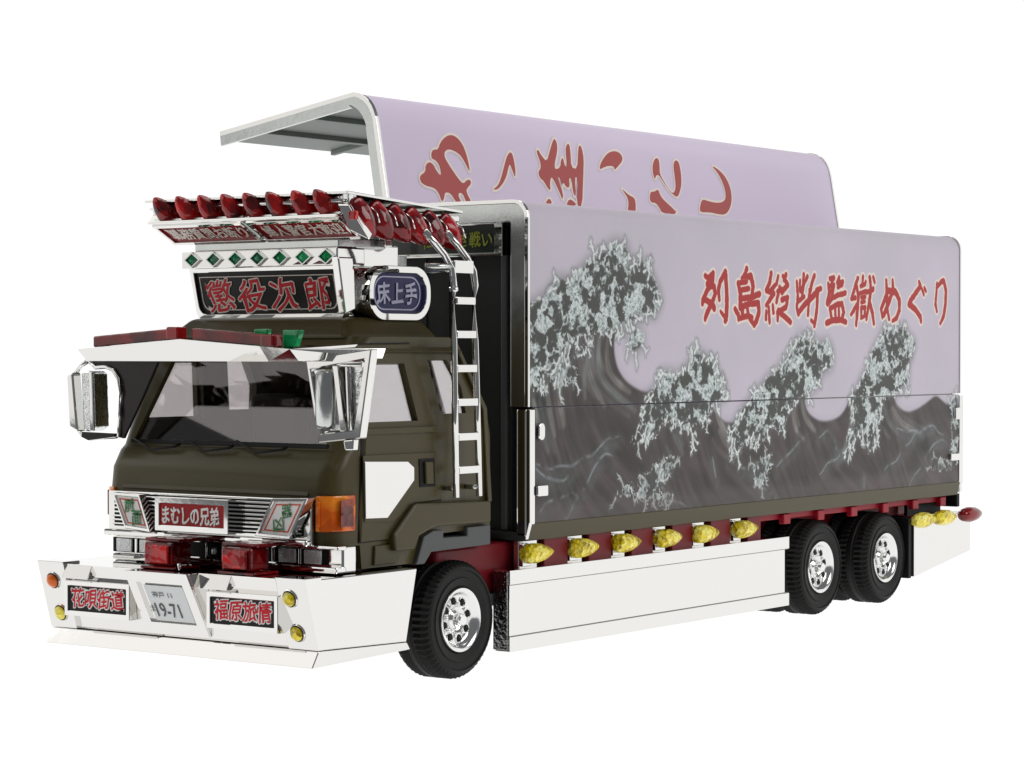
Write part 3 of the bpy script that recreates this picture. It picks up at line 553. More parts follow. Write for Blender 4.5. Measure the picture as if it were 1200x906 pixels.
# doors, proud of the shell, with a window opening
def door(side):
    pts = [(-1.133, 1.142), (-1.131, 2.567), (-1.051, 2.618), (-0.41, 2.626), (-0.314, 2.316), (-0.196, 2.037), (-0.142, 1.411), (-0.496, 1.402), (-0.799, 1.146)]
    ya, yb = (Y0-.02, Y0+.03) if side < 0 else (mir(Y0+.03), mir(Y0-.02))
    o = prism('door', pts, 'y', ya, yb, 'olive', cab, .008)
    dcx, dcz = -.62, 1.75
    sm_ = prism('door_seam', [(dcx+(a-dcx)*1.02, dcz+(b-dcz)*1.012) for a, b in pts if True], 'y', *((Y0-.006, Y0+.01) if side < 0 else (mir(Y0+.01), mir(Y0-.006))), 'black', cab, 0)
    c2 = cutter([(-1.10, 1.98), (-.36, 1.98), (-.47, 2.52), (-.98, 2.52)], 'y', Y0-.3 if side < 0 else mir(Y0+.3), Y0+.3 if side < 0 else mir(Y0-.3)); boolean(sm_, [c2]); bpy.data.objects.remove(c2); taper(sm_.data)
    cs = [cutter([(-1.04, 2.035), (-.425, 2.035), (-.515, 2.475), (-.93, 2.475)], 'y', ya-.1, yb+.1)]
    boolean(o, cs); taper(o.data); bpy.data.objects.remove(cs[0])
    g = prism('door_window', [(-1.06, 2.02), (-.41, 2.02), (-.50, 2.49), (-.95, 2.49)], 'y', *((Y0+.012, Y0+.018) if side < 0 else (mir(Y0+.018), mir(Y0+.012))), 'film', cab, 0); taper(g.data)
    g = prism('quarter_window', quarter, 'y', *((Y0+.02, Y0+.026) if side < 0 else (mir(Y0+.026), mir(Y0+.02))), 'film', cab, 0); taper(g.data)
    s = 1 if side < 0 else -1; yy = lambda a: a if side < 0 else mir(a)
    def pz(name, pts, a, b, m, bv=.006):
        return prism(name, pts, 'y', min(yy(a), yy(b)), max(yy(a), yy(b)), m, cab, bv)
    pz('lower_panel', [(-1.112, 1.79), (-0.218, 1.786), (-0.197, 1.507), (-0.379, 1.475), (-0.747, 1.273), (-1.093, 1.292)], Y0-.026, Y0-.018, 'olive', .006)
    pz('lower_window', [(-1.102, 1.745), (-0.58, 1.726), (-0.506, 1.678), (-0.506, 1.58), (-0.829, 1.31), (-1.093, 1.318)], Y0-.036, Y0-.028, 'chrome', .004)
    pz('handle_recess', [(-0.443, 1.741), (-0.25, 1.741), (-0.24, 1.522), (-0.432, 1.524)], Y0-.034, Y0-.027, 'black', .003)
    pz('door_handle', [(-0.39, 1.719), (-0.293, 1.716), (-0.283, 1.544), (-0.379, 1.548)], Y0-.055, Y0-.034, 'olive', .008)
    pz('arch_flare', [(-0.797, 1.174), (-0.526, 1.405), (0.441, 1.377), (0.441, 1.207), (-0.281, 1.215), (-0.484, 1.155), (-0.537, 1.053), (-0.776, 1.056)], .06, Y0+.02, 'olive', .018)
    pz('mudguard', [(-0.488, 0.931), (-0.392, 1.141), (-0.274, 1.18), (-0.145, 1.179), (-0.145, 1.119), (0.164, 1.114), (0.164, 1.181), (0.47, 1.184), (0.47, 1.027), (-0.296, 1.016), (-0.382, 0.93)], .09, .45, 'greyplastic', .01)
    pz('mudguard', [(0.129, 1.161), (0.454, 1.162), (0.454, 1.059), (0.128, 1.073)], .2, .44, 'black', 0)
    pz('step_panel', [(-0.962, 1.105), (-0.622, 1.109), (-0.685, 0.957), (-0.972, 0.958)], Y0-.02, Y0+.01, 'olive', .008)
    gr = pz('belt_moulding', [(-1.132, 1.988), (-0.131, 1.989), (-0.131, 1.942), (-1.132, 1.944)], Y0-.03, Y0-.019, 'olive', .005)
    gf = pz('rear_pillar_trim', [(0.145, 2.62), (0.189, 2.627), (0.472, 2.117), (0.506, 1.366), (0.449, 1.368), (0.415, 2.104)], Y0-.03, Y0+.0, 'olive', .008); taper(gf.data)
for s in (-1, 1): door(s)
for c in cuts: bpy.data.objects.remove(c)
# windscreen
def wpt(y, z, off=0): 
    t = (z-1.83)/(2.61-1.83); return (-1.31+.25*t-off, y, z)
bm = bmesh.new(); 
for off in (-.010, -.016): pass
q = [wpt(.33, 1.875, -.03), wpt(2.27, 1.875, -.03), wpt(2.12, 2.555, -.03), wpt(.48, 2.555, -.03)]
add_hexa(bm, q+[(a+.006, b, c) for a, b, c in q]); link('windscreen', bm_done(bm, 'windscreen'), 'glass', cab)
hexa('windscreen_surround', [wpt(.28, 1.845, .012), wpt(2.32, 1.845, .012), wpt(2.32, 1.875, .012), wpt(.28, 1.875, .012), wpt(.28, 1.845, -.03), wpt(2.32, 1.845, -.03), wpt(2.32, 1.875, -.03), wpt(.28, 1.875, -.03)], 'black', cab, .004)
for y in (.62, 1.16, 1.72):
    tube('wiper', [wpt(y+.02, 1.85, .05), wpt(y+.05, 1.83, .07), wpt(y+.30, 1.80, .07), wpt(y+.56, 1.885, .03)], [.012, .012, .01, .008], 'black', cab, 6)
# bonnet crease lines
prism('front_lip', [(-4.506, 4.808), (-4.498, 4.808), (-4.498, 4.803)] if False else [(-1.475, 1.50), (-1.45, 1.485), (-1.40, 1.485), (-1.40, 1.53), (-1.455, 1.53)], 'y', .34, 2.26, 'olive', cab, .004)
# corner lamps
for side in (-1, 1):
    bm = bmesh.new(); yy = (lambda a: a) if side < 0 else mir
    pl = [(-1.480, .26), (-1.470, .215), (-1.42, .145), (-1.33, .105), (-1.20, .10), (-1.20, .16), (-1.40, .22), (-1.40, .26)]
    va = [bm.verts.new((a, yy(b), 1.235)) for a, b in pl]; vb = [bm.verts.new((a, yy(b), 1.50)) for a, b in pl]
    bm.faces.new(va); bm.faces.new(vb[::-1])
    for i in range(len(pl)): bm.faces.new((va[i], va[(i+1) % len(pl)], vb[(i+1) % len(pl)], vb[i]))
    bevel(bm, .01); link('corner_lamp', bm_done(bm, 'corner_lamp'), 'amber', cab)
    box('corner_lamp_core', -1.385, -1.235, *sorted((yy(.092), yy(.102))), 1.27, 1.47, 'amberdark', cab, .008)
    box('corner_lamp_core', -1.488, -1.475, *sorted((yy(.215), yy(.25))), 1.27, 1.46, 'amber', cab, .008)
# roof deck
hexa('roof_deck', [(-1.02, .34, 2.66), (.16, .34, 2.66), (.16, 2.26, 2.66), (-1.02, 2.26, 2.66), (-.84, .48, 2.83), (.06, .48, 2.83), (.06, 2.12, 2.83), (-.84, 2.12, 2.83)], 'olive', cab, .05, 4)
hexa('roof_gutter', [(-1.02, .17, 2.56), (.22, .17, 2.56), (.22, .30, 2.56), (-1.02, .30, 2.56), (-1.0, .215, 2.60), (.2, .215, 2.60), (.2, .3, 2.60), (-1.0, .3, 2.60)], 'olive', cab, .01)
# interior
box('dashboard', -1.22, -.9, .25, 2.35, 1.5, 1.84, 'dash', cab, .06, 3)
for y in (.45, 1.65):
    bm = bmesh.new(); add_box(bm, -.55, .0, y, y+.5, 1.35, 1.62); add_box(bm, -.1, .1, y, y+.5, 1.5, 2.22); bevel(bm, .06, 3)
    link('seat', bm_done(bm, 'seat'), 'seat', cab)
bm = bmesh.new()
pth = [(-.80+.16*math.cos(a)*.45, .7+.2*math.sin(a), 1.98+.19*math.cos(a)) for a in [i*math.pi/12 for i in range(25)]]
add_tube(bm, pth, .014, 6); link('steering_wheel', bm_done(bm, 'steering_wheel'), 'black', cab, True)

# ---- grille panel
grille = box('grille', -1.50, -1.46, .28, 2.38, 1.13, 1.475, 'chrome', truck, .01)
box('grille_recess', -1.512, -1.501, .36, 2.30, 1.20, 1.455, 'black', grille, 0)
for i in range(8):
    z = 1.213+i*.031; box('grille_bar', -1.535, -1.513, .36, 2.30, z, z+.014, 'chrome', grille, .004, 1)
box('grille_sill', -1.56, -1.50, .28, 2.38, 1.125, 1.175, 'chrome', grille, .015)
for y in (.98, 1.72): pass
def frame_sign(y0, y1, z0, z1, xf, depth, face, parent, t=.04, nm='sign_frame'):
    o = ring(nm, [(y0, z0), (y1, z0), (y1, z1), (y0, z1)], [(y0+t, z0+t), (y1-t, z0+t), (y1-t, z1-t), (y0+t, z1-t)], 'x', xf, xf+depth, 'chrome', parent)
    box('sign_plate', xf+.012, xf+.03, y0+t-.002, y1-t+.002, z0+t-.002, z1-t+.002, face, parent, 0)
    return o
LX = (0, -1, 0); UP = (0, 0, 1)       # reading direction on the front of the truck (+y to -y)
frame_sign(1.0, 1.76, 1.19, 1.45, -1.62, .1, 'signred', grille, .045)
lettering('まむしの兄弟', (-1.605, 1.685, 1.25), LX, UP, .585, .135, 'white', grille, bold=.03, lift=.005)
def diamond(q, name, txt, flip):
    o = [(y, z) for y, z in q]; c = (sum(p[0] for p in o)/4, sum(p[1] for p in o)/4)
    def sc(f): return [(c[0]+(p[0]-c[0])*f, c[1]+(p[1]-c[1])*f) for p in o]
    ring('diamond_frame', sc(1), sc(.84), 'x', -1.60, -1.52, 'chrome', grille)
    prism('diamond_plate', sc(.845), 'x', -1.585, -1.57, 'white', grille, 0)
    ring('diamond_border', sc(.70), sc(.63), 'x', -1.588, -1.584, 'orangeprint', grille, 0)
    for i, ch in enumerate(txt):
        dy = (.035, -.045)[i] ; dz = (.05, -.05)[i] if not flip else (-.05, .05)[i]
        lettering(ch, (-1.585, c[0]+dy+.045, c[1]+dz-.05), LX, UP, .095, .10, 'greenprint', grille, bold=.012, lift=.006, brush=.25)
diamond([(2.241, 1.467), (1.945, 1.457), (1.827, 1.171), (2.102, 1.192)], 'diamond', '前面', False)
diamond([(0.574, 1.479), (0.225, 1.491), (0.407, 1.182), (0.752, 1.192)], 'diamond', '凶器', True)
# ---- headlight band
band = box('headlight_bezel', -1.40, -1.24, .06, 2.42, .93, 1.125, 'chrome', truck, .015)
box('bezel_recess', -1.408, -1.401, .20, 2.42, .985, 1.10, 'black', band, 0)
box('bezel_ledge', -1.480, -1.380, .04, 2.34, 1.105, 1.135, 'chrome', band, .01)
box('bezel_ledge', -1.500, -1.380, .04, 2.34, .935, .98, 'chrome', band, .012)
for y in (.25, .50, 1.95, 2.20): box('headlight', -1.425, -1.409, y, y+.17, .99, 1.095, 'clear', band, .01)
for y in (.455, .72, 1.9, 2.15): box('bezel_divider', -1.430, -1.409, y-.012, y+.012, .985, 1.10, 'chrome', band, .004)
box('centre_plate', -1.420, -1.409, 1.18, 1.42, .99, 1.09, 'black', band, .004)
for y in (1.215, 1.385): tube('centre_bracket', [(-1.440, y, .985), (-1.445, y-.01, 1.02), (-1.445, y-.01, 1.06), (-1.440, y, 1.095)], .012, 'chrome', band, 6)
lathe('centre_emblem', [(.03, -.02), (.035, .0), (.035, .01)], (-1.430, 1.30, 1.04), 'chrome_dull', band, 12)

# ---- bumper
BY0, BY1 = -.06, 2.66
bm = bmesh.new()
add_hexa(bm, [(-1.80, BY0, .41), (-.80, BY0, .38), (-.80, BY1, .38), (-1.80, BY1, .41), (-1.95, BY0, .925), (-.67, BY0, .925), (-.67, BY1, .925), (-1.95, BY1, .925)])
bevel(bm, .006, 1); bumper = link('front_bumper', bm_done(bm, 'front_bumper'), 'chrome', truck)
hexa('bumper_lip', [(-1.895, BY0-.005, .29), (-.76, BY0-.005, .32), (-.76, BY1+.005, .32), (-1.895, BY1+.005, .29), (-1.83, BY0-.012, .408), (-.81, BY0-.012, .378), (-.81, BY1+.012, .378), (-1.83, BY1+.012, .408)], 'chrome', bumper, .006)
for y0, y1 in ((BY0-.012, .21), (mir(.21), BY1+.012)):
    hexa('end_plate', [(-1.835, y0, .412), (-1.70, y0, .412), (-1.70, y1, .412), (-1.835, y1, .412), (-1.985, y0, .94), (-1.80, y0, .94), (-1.80, y1, .94), (-1.985, y1, .94)], 'chrome_bright', bumper, .005) if False else \
    hexa('end_plate', [(-1.835, y0, .412), (-1.70, y0, .412), (-1.70, y1, .412), (-1.835, y1, .412), (-1.985, y0, .94), (-1.80, y0, .94), (-1.80, y1, .94), (-1.985, y1, .94)], 'chrome', bumper, .005)
for y in (.09, 2.51):
    for z, yy in ((.79, y+.01), (.535, y)):
        xf = -1.835-(z-.412)/.528*.15; n = Vector((-1, 0, -.284)).normalized(); yy = yy if y < 1 else yy+.01
        c = Vector((xf, yy, z))
        bm = bmesh.new(); add_tube(bm, [c+n*.001, c+n*.012], [.072, .066], 20); link('marker_bezel', bm_done(bm, 'marker_bezel'), 'chrome', bumper)
        bullet('marker_lamp', c+n*.005, c+n*.05, .056, 'yellow' if not (z > .7 and y > 1) else 'amber', bumper, 14)
        bm = bmesh.new(); add_tube(bm, [c+n*.0125, c+n*.0145], [.064, .062], 20); link('marker_seat', bm_done(bm, 'marker_seat'), 'signblack', bumper)
def facet(nm, yA, yB, z0, z1, ins):
    f = lambda z: -1.80-.15*(z-.41)/.515
    hexa(nm, [(f(z0)-.055, yA+ins, z0), (-1.78, yA+ins, z0), (-1.78, yB-ins, z0), (f(z0)-.055, yB-ins, z0), (f(z1)-.004, yA, z1), (-1.80, yA, z1), (-1.80, yB, z1), (f(z1)-.004, yB, z1)], 'chrome', bumper, .004)
facet('bumper_facet', .66, .985, .815, .92, .03); facet('bumper_facet', 2.10, 2.43, .815, .92, .03)
facet('bumper_facet', .22, .30, .56, .80, .01)
for y0, txt in ((.20, '福原旅情'), (1.69, '花唄街道')):
    frame_sign(y0, y0+.70, .53, .80, -1.965, .16, 'signblack', bumper, .038)
    lettering(txt, (-1.95, y0+.70-.075, .60), LX, UP, .55, .145, 'redprint', bumper, 'white', bold=.02, ob=.065, lift=.005)
pod = hexa('plate_holder', [(-1.81, .99, .44), (-1.70, .99, .44), (-1.70, 1.63, .44), (-1.81, 1.63, .44), (-2.06, .99, .925), (-1.70, .99, .925), (-1.70, 1.63, .925), (-2.06, 1.63, .925)], 'chrome', bumper, .006)
def podp(y, z, off): 
    t = (z-.44)/.485; return (-1.81-.25*t-off, y, z)
def podring(z0, z1, y0, y1, t, a, b, m, nm):
    bm = bmesh.new(); O = [(y0, z0), (y1, z0), (y1, z1), (y0, z1)]; I = [(y0+t, z0+t), (y1-t, z0+t), (y1-t, z1-t), (y0+t, z1-t)]
    L = [[bm.verts.new(podp(y, z, o_)) for y, z in q] for q in (O, I) for o_ in (a, b)]
    oa, ob, ia, ib = L
    for i in range(4):
        j = (i+1) % 4
        for q in ((oa[i], oa[j], ob[j], ob[i]), (ia[i], ib[i], ib[j], ia[j]), (oa[i], ia[i], ia[j], oa[j]), (ob[i], ob[j], ib[j], ib[i])): bm.faces.new(q)
    link(nm, bm_done(bm, nm), m, bumper)
podring(.44, .925, .99, 1.63, .085, 0, .025, 'chrome', 'plate_surround')
hexa('licence_plate', [podp(1.09, .54, .004), podp(1.49, .54, .004), podp(1.49, .54, .016), podp(1.09, .54, .016), podp(1.09, .82, .004), podp(1.49, .82, .004), podp(1.49, .82, .016), podp(1.09, .82, .016)], 'plate', bumper, .002)
pu = (Vector(podp(1, .8, 0))-Vector(podp(1, .5, 0))).normalized()
lettering('19-71', podp(1.445, .575, .016), LX, pu, .25, .12, 'ink', bumper, bold=.005, brush=0, lift=.004)
lettering('神戸 11', podp(1.43, .725, .016), LX, pu, .20, .055, 'ink', bumper, bold=0, brush=0, lift=.004)
lettering('ま', podp(1.50, .61, .016), LX, pu, .045, .06, 'ink', bumper, bold=0, brush=0, lift=.004)
# red box lamps on the bumper deck
for y0 in (.55, 1.34):
    lamp = hexa('red_lamp', [(-1.86, y0, .95), (-1.60, y0+.05, .95), (-1.60, y0+.36, .95), (-1.86, y0+.30, .95), (-1.86, y0, 1.125), (-1.60, y0+.05, 1.125), (-1.60, y0+.36, 1.125), (-1.86, y0+.30, 1.125)], 'reddark', bumper, .02)
    box('lamp_top', -1.82, -1.58, y0-.03, y0+.33, 1.127, 1.155, 'reddark', bumper, .01)
    box('lamp_foot', -1.90, -1.62, y0-.06, y0+.30, .927, .948, 'reddark', bumper, .008)
    box('lamp_shade_plate', -1.885, -1.862, y0+.03, y0+.27, .965, 1.11, 'red', bumper, .012)
tube('deck_pin', [(-1.92, 1.20, .92), (-1.93, 1.21, .985)], .015, 'chrome', bumper, 6)

# ---- visor over the windscreen
vz = lambda y: 2.585+.075*(1-abs(y-YC)/1.09)
bm = bmesh.new()
ys = [.21, .5, .9, 1.3, 1.7, 2.1, 2.39]
for a, b in zip(ys, ys[1:]):
    add_hexa(bm, [(-1.72, a, 2.493), (-1.70, a, 2.493), (-1.70, b, 2.493), (-1.72, b, 2.493), (-1.82, a, vz(a)), (-1.80, a, vz(a)), (-1.80, b, vz(b)), (-1.82, b, vz(b))])
    add_hexa(bm, [(-1.80, a, vz(a)-.015), (-1.05, a, 2.60), (-1.05, b, 2.60), (-1.80, b, vz(b)-.015), (-1.80, a, vz(a)), (-1.05, a, 2.62), (-1.05, b, 2.62), (-1.80, b, vz(b))])
bmesh.ops.remove_doubles(bm, verts=bm.verts[:], dist=1e-4)
visor = link('sun_visor', bm_done(bm, 'sun_visor'), 'chrome', truck)
for s in (-1, 1):
    yy = (lambda a: a) if s < 0 else mir
    P = [(-1.72, .21, 2.493), (-1.70, .24, 2.493), (-1.10, -.06, 2.515), (-1.12, -.09, 2.515), (-1.82, .21, 2.585), (-1.80, .24, 2.585), (-1.06, -.06, 2.59), (-1.08, -.09, 2.59)]
    bm = bmesh.new(); add_hexa(bm, [(a, yy(b), c) for a, b, c in P]); bevel(bm, .004, 1); link('visor_side', bm_done(bm, 'visor_side'), 'chrome', visor)
    # inner wing of the visor beside the windscreen pillar
    # lamp bars
    a, b = (.36, 1.20) if s < 0 else (mir(.36), mir(1.20))
    P = []
    for dz in (.0, .085):
        for x, y in ((-1.80, a), (-1.72, a), (-1.72, b), (-1.80, b)): P.append((x, y, vz(y)+.004+dz))
    hexa('lamp_bar', P, 'reddark', visor, .012)
    y = a if s < 0 else b
    for yk in ((a+.03*(1 if s < 0 else -1),) if s < 0 else (b-.06,)):
        box('lamp_block', -1.815, -1.71, yk-.01, yk+.11, vz(yk)+.0, vz(yk)+.095, 'reddark', visor, .012)
hexa('green_lens', [(-1.66, .30, 2.60), (-1.60, .30, 2.60), (-1.60, .42, 2.60), (-1.66, .42, 2.60), (-1.66, .25, 2.725), (-1.60, .25, 2.725), (-1.60, .42, 2.725), (-1.66, .42, 2.725)], 'green', visor, .01)
hexa('green_lens', [(-1.55, .68, 2.60), (-1.50, .68, 2.60), (-1.50, .80, 2.60), (-1.55, .80, 2.60), (-1.55, .66, 2.735), (-1.50, .66, 2.735), (-1.50, .80, 2.735), (-1.55, .80, 2.735)], 'green', visor, .01)

# ---- mirrors
def mirror(side):
    yy = (lambda a: a) if side < 0 else mir
    fo = [(0.309, 2.51), (0.187, 1.896), (-0.203, 1.935), (-0.315, 2.585)]; fi = [(0.26, 2.435), (0.162, 1.965), (-0.147, 1.996), (-0.251, 2.511)]
    if side > 0: fo = [(mir(a), b) for a, b in fo]; fi = [(mir(a), b) for a, b in fi]
    fr = ring('side_mirror', fo, fi, 'x', -1.53, -1.44, 'chrome', truck, .008)
    def q(name, pts, a, b, m, bv=.01):
        pts = [(yy(p[0]), p[1]) for p in pts]; return prism(name, pts, 'x', a, b, m, fr, bv)
    q('mirror_glass', [(0.236, 2.435), (0.089, 2.435), (-0.009, 1.992), (0.188, 1.976)], -1.475, -1.46, 'chrome_rough', .004)
    yv = yy(0.137); bm = bmesh.new(); add_tube(bm, [(-1.49, yv, 2.0), (-1.49, yv, 2.03), (-1.49, yv, 2.40), (-1.49, yv, 2.43)], [.06, .085, .085, .06], 14)
    link('mirror_housing', bm_done(bm, 'mirror_housing'), 'chrome_dull', fr, True)
    q('mirror_bracket', [(0.063, 2.467), (0.006, 2.467), (-0.066, 1.982), (-0.01, 1.981)], -1.52, -1.48, 'chrome', .008)
    q('mirror_backing', [(0.04, 2.492), (-0.202, 2.505), (-0.105, 1.988), (-0.025, 1.986)], -1.455, -1.447, 'chrome_rough', .0)
    q('mirror_strut', [(-0.042, 2.455), (-0.066, 2.455), (-0.09, 1.988), (-0.066, 1.988)], -1.50, -1.47, 'chrome', .006)
    q('frame_foot', [(-0.042, 1.919), (-0.139, 1.928), (-0.131, 1.847), (-0.058, 1.845)], -1.52, -1.45, 'chrome', .01)
    bm = bmesh.new(); add_tube(bm, [(-1.49, yy(.24), 2.47), (-1.49, yy(.0), 2.475), (-1.49, yy(-.2), 2.475)], .022, 8); link('mirror_arm', bm_done(bm, 'mirror_arm'), 'chrome', fr, True)
mirror(-1)
# far mirror: seen edge-on beside the visor
fm = tube('side_mirror', [(-1.43, y, z) for y, z in [(2.685, 2.485), (2.743, 2.457), (2.82, 2.389), (2.84, 2.307), (2.841, 1.985), (2.735, 1.899), (2.649, 1.873), (2.354, 1.9)]], .02, 'chrome', truck, 8)
prism('mirror_housing', [(2.713, 2.403), (2.626, 2.417), (2.579, 2.39), (2.561, 1.97), (2.628, 1.929), (2.686, 1.934)], 'x', -1.47, -1.30, 'chrome_rough', fm, .015)
prism('mirror_edge', [(2.604, 2.404), (2.566, 2.404), (2.549, 1.938), (2.587, 1.937)], 'x', -1.495, -1.475, 'chrome', fm, .005)
prism('mirror_back', [(2.848, 2.375), (2.78, 2.403), (2.724, 1.927), (2.821, 1.966)], 'x', -1.5, -1.40, 'chrome', fm, .015)
prism('mirror_base', [(2.684, 1.928), (2.323, 1.922), (2.323, 1.895), (2.617, 1.861), (2.694, 1.887)], 'x', -1.49, -1.465, 'painted_reflection', fm, .004)
for s in (1, -1):
    w = [(2.697, 2.491), (2.62, 2.437), (2.505, 2.444), (2.42, 2.418), (2.364, 2.351), (2.336, 2.243), (2.346, 2.094), (2.365, 1.892), (2.29, 1.88), (2.243, 1.955), (2.065, 2.232), (1.908, 2.493)]
    if s < 0: w = [(mir(a)+.0, b) for a, b in w if True]
    if s > 0: prism('visor_wing', w, 'x', -1.425, -1.395, 'painted_reflection', visor, .006)
tube('visor_wing_edge', [(-1.44, y, z) for y, z in [(2.655, 2.492), (2.579, 2.438), (2.465, 2.445), (2.38, 2.418), (2.324, 2.351), (2.296, 2.244), (2.306, 2.096), (2.325, 1.894)]], .016, 'chrome', visor, 8)

# ---- roof sign
rs = hexa('roof_sign', [(-.76, .60, 2.80), (-.35, .60, 2.80), (-.35, 2.0, 2.80), (-.76, 2.0, 2.80), (-.84, .56, 3.215), (-.35, .56, 3.215), (-.35, 2.04, 3.215), (-.84, 2.04, 3.215)], 'chrome', truck, .02)
def shear(o):
    for v in o.data.vertices: v.co.x -= .24*(v.co.z-2.84)
    return o
def plate_loop(f, n=4):     # wide plate with rounded lower corners
    y0, y1, z0, z1, r = .555+f, 2.045-f, 2.848+f, 3.205-f, .07
    o = [(y0, z1), (y1, z1)][::-1]
    o += [(y0, z1)][:0]
    for i in range(n+1):
        a = math.pi+math.pi/2*i/n; o.append((y0+r+r*math.cos(a), z0+r+r*math.sin(a)))
    for i in range(n+1):
        a = 1.5*math.pi+math.pi/2*i/n; o.append((y1-r+r*math.cos(a), z0+r+r*math.sin(a)))
    return o
shear(ring('sign_rim', plate_loop(-.03), plate_loop(.012), 'x', -.81, -.74, 'chrome', rs))
shear(prism('sign_plate', plate_loop(.01), 'x', -.785, -.77, 'signblack', rs, 0))
shear(ring('sign_line', plate_loop(.045), plate_loop(.052), 'x', -.789, -.784, 'cream', rs, 0))
shear(lettering('懲役次郎', (-.786, 1.93, 2.885), LX, UP, 1.26, .25, 'redprint', rs, 'cream', bold=.014, ob=.04, lift=.006, spacing=1.38, brush=.16))
# gem board
gb = box('gem_board', -.95, -.62, .49, 2.11, 3.222, 3.36, 'chrome', rs, .01)
for i in range(7):
    y = 2.0-i*.232-.02; z = 3.292
    ring('gem_bezel', [(y-.085, z), (y, z-.062), (y+.085, z), (y, z+.062)], [(y-.07, z), (y, z-.05), (y+.07, z), (y, z+.05)], 'x', -.972, -.945, 'chrome_dull', rs, 0)
    bm = bmesh.new(); c0 = bm.verts.new((-.985, y, z)); q = [bm.verts.new(p) for p in ((-.955, y-.07, z), (-.955, y, z-.05), (-.955, y+.07, z), (-.955, y, z+.05))]
    for k in range(4): bm.faces.new((c0, q[k], q[(k+1) % 4]))
    bm.faces.new(q[::-1]); link('gem_lens', bm_done(bm, 'gem_lens'), 'green' if i > 3 else 'greend', rs)
for y in (.86, .66): prism('red_gem', [(y-.07, 3.235), (y+.07, 3.235), (y, 3.262)], 'x', -.965, -.945, 'reddark', rs, .002)
prism('sign_cheek', [(-.985, 3.285), (-.81, 3.285), (-.79, 3.18), (-.777, 2.89), (-.90, 2.85)], 'y', .45, .52, 'chrome', rs, .01)
box('sign_support', -.86, -.3, .55, 2.05, 3.362, 3.44, 'chrome_dull', rs, .01)
box('chrome_cabinet', -.60, -.04, .62, 2.0, 3.13, 3.40, 'chrome', rs, .012)
box('cabinet_step', -.04, .12, .66, 1.95, 3.10, 3.33, 'chrome_dull', rs, .01)
# ---- oval sign
ov = prism('oval_sign', rrect(-.40, .33, 2.83, 3.215, .17, 8), 'y', .50, .80, 'chrome_rough', truck, .01)
ring('oval_rim', rrect(-.42, .35, 2.81, 3.235, .19, 8), rrect(-.365, .295, 2.865, 3.18, .14, 8), 'y', .44, .52, 'chrome', ov)
prism('oval_face', rrect(-.37, .30, 2.86, 3.185, .14, 8), 'y', .478, .499, 'signblue', ov, 0)
ring('oval_line', rrect(-.325, .255, 2.89, 3.155, .12, 8), rrect(-.315, .245, 2.90, 3.145, .112, 8), 'y', .472, .4785, 'pale', ov, 0)
lettering('床上手', (-.285, .478, 2.94), (1, 0, 0), UP, .49, .165, 'pale', ov, bold=.03, spacing=1.15, lift=.006)
box('mount_block', -.30, .1, .55, 1.2, 2.80, 2.84, 'black', ov, .0)
lathe('reflector_dish', [(.02, -.0), (.1, .02), (.13, .05)], (-.08, .9, 3.45), 'chrome_rough', ov, 20)

ov.location.x = -.205
# ---- lamp rack on top
rack = hexa('lamp_rack', [(-1.10, .27, 3.60), (.30, .27, 3.60), (.30, 2.33, 3.60), (-1.10, 2.33, 3.60), (-1.05, .27, 3.66), (.30, .27, 3.64), (.30, 2.33, 3.64), (-1.05, 2.33, 3.66)], 'chrome', truck, .008)
box('rack_top', -1.115, .28, .27, 2.34, 3.745, 3.765, 'chrome', rack, .004) if False else \
    hexa('rack_top', [(-1.12, .25, 3.75), (.32, .25, 3.665), (.32, 2.35, 3.665), (-1.12, 2.35, 3.75), (-1.12, .25, 3.772), (.32, .25, 3.685), (.32, 2.35, 3.685), (-1.12, 2.35, 3.772)], 'chrome', rack, .004)
box('rack_back', -1.06, -1.02, .30, 2.32, 3.66, 3.745, 'chrome_rough', rack, .01)
tube('rack_rail', [(-1.10, .30, 3.70), (-1.10, 2.30, 3.70)], .014, 'chrome', rack, 8)
box('rack_post', -1.08, -.98, .27, .33, 3.60, 3.755, 'chrome_rough', rack, .008)
box('rack_ledge', -1.16, -1.0, .32, 2.28, 3.575, 3.60, 'chrome', rack, .008)
sl = Vector((.235, 0, -.125)).normalized()      # the sloping text panels run back and down
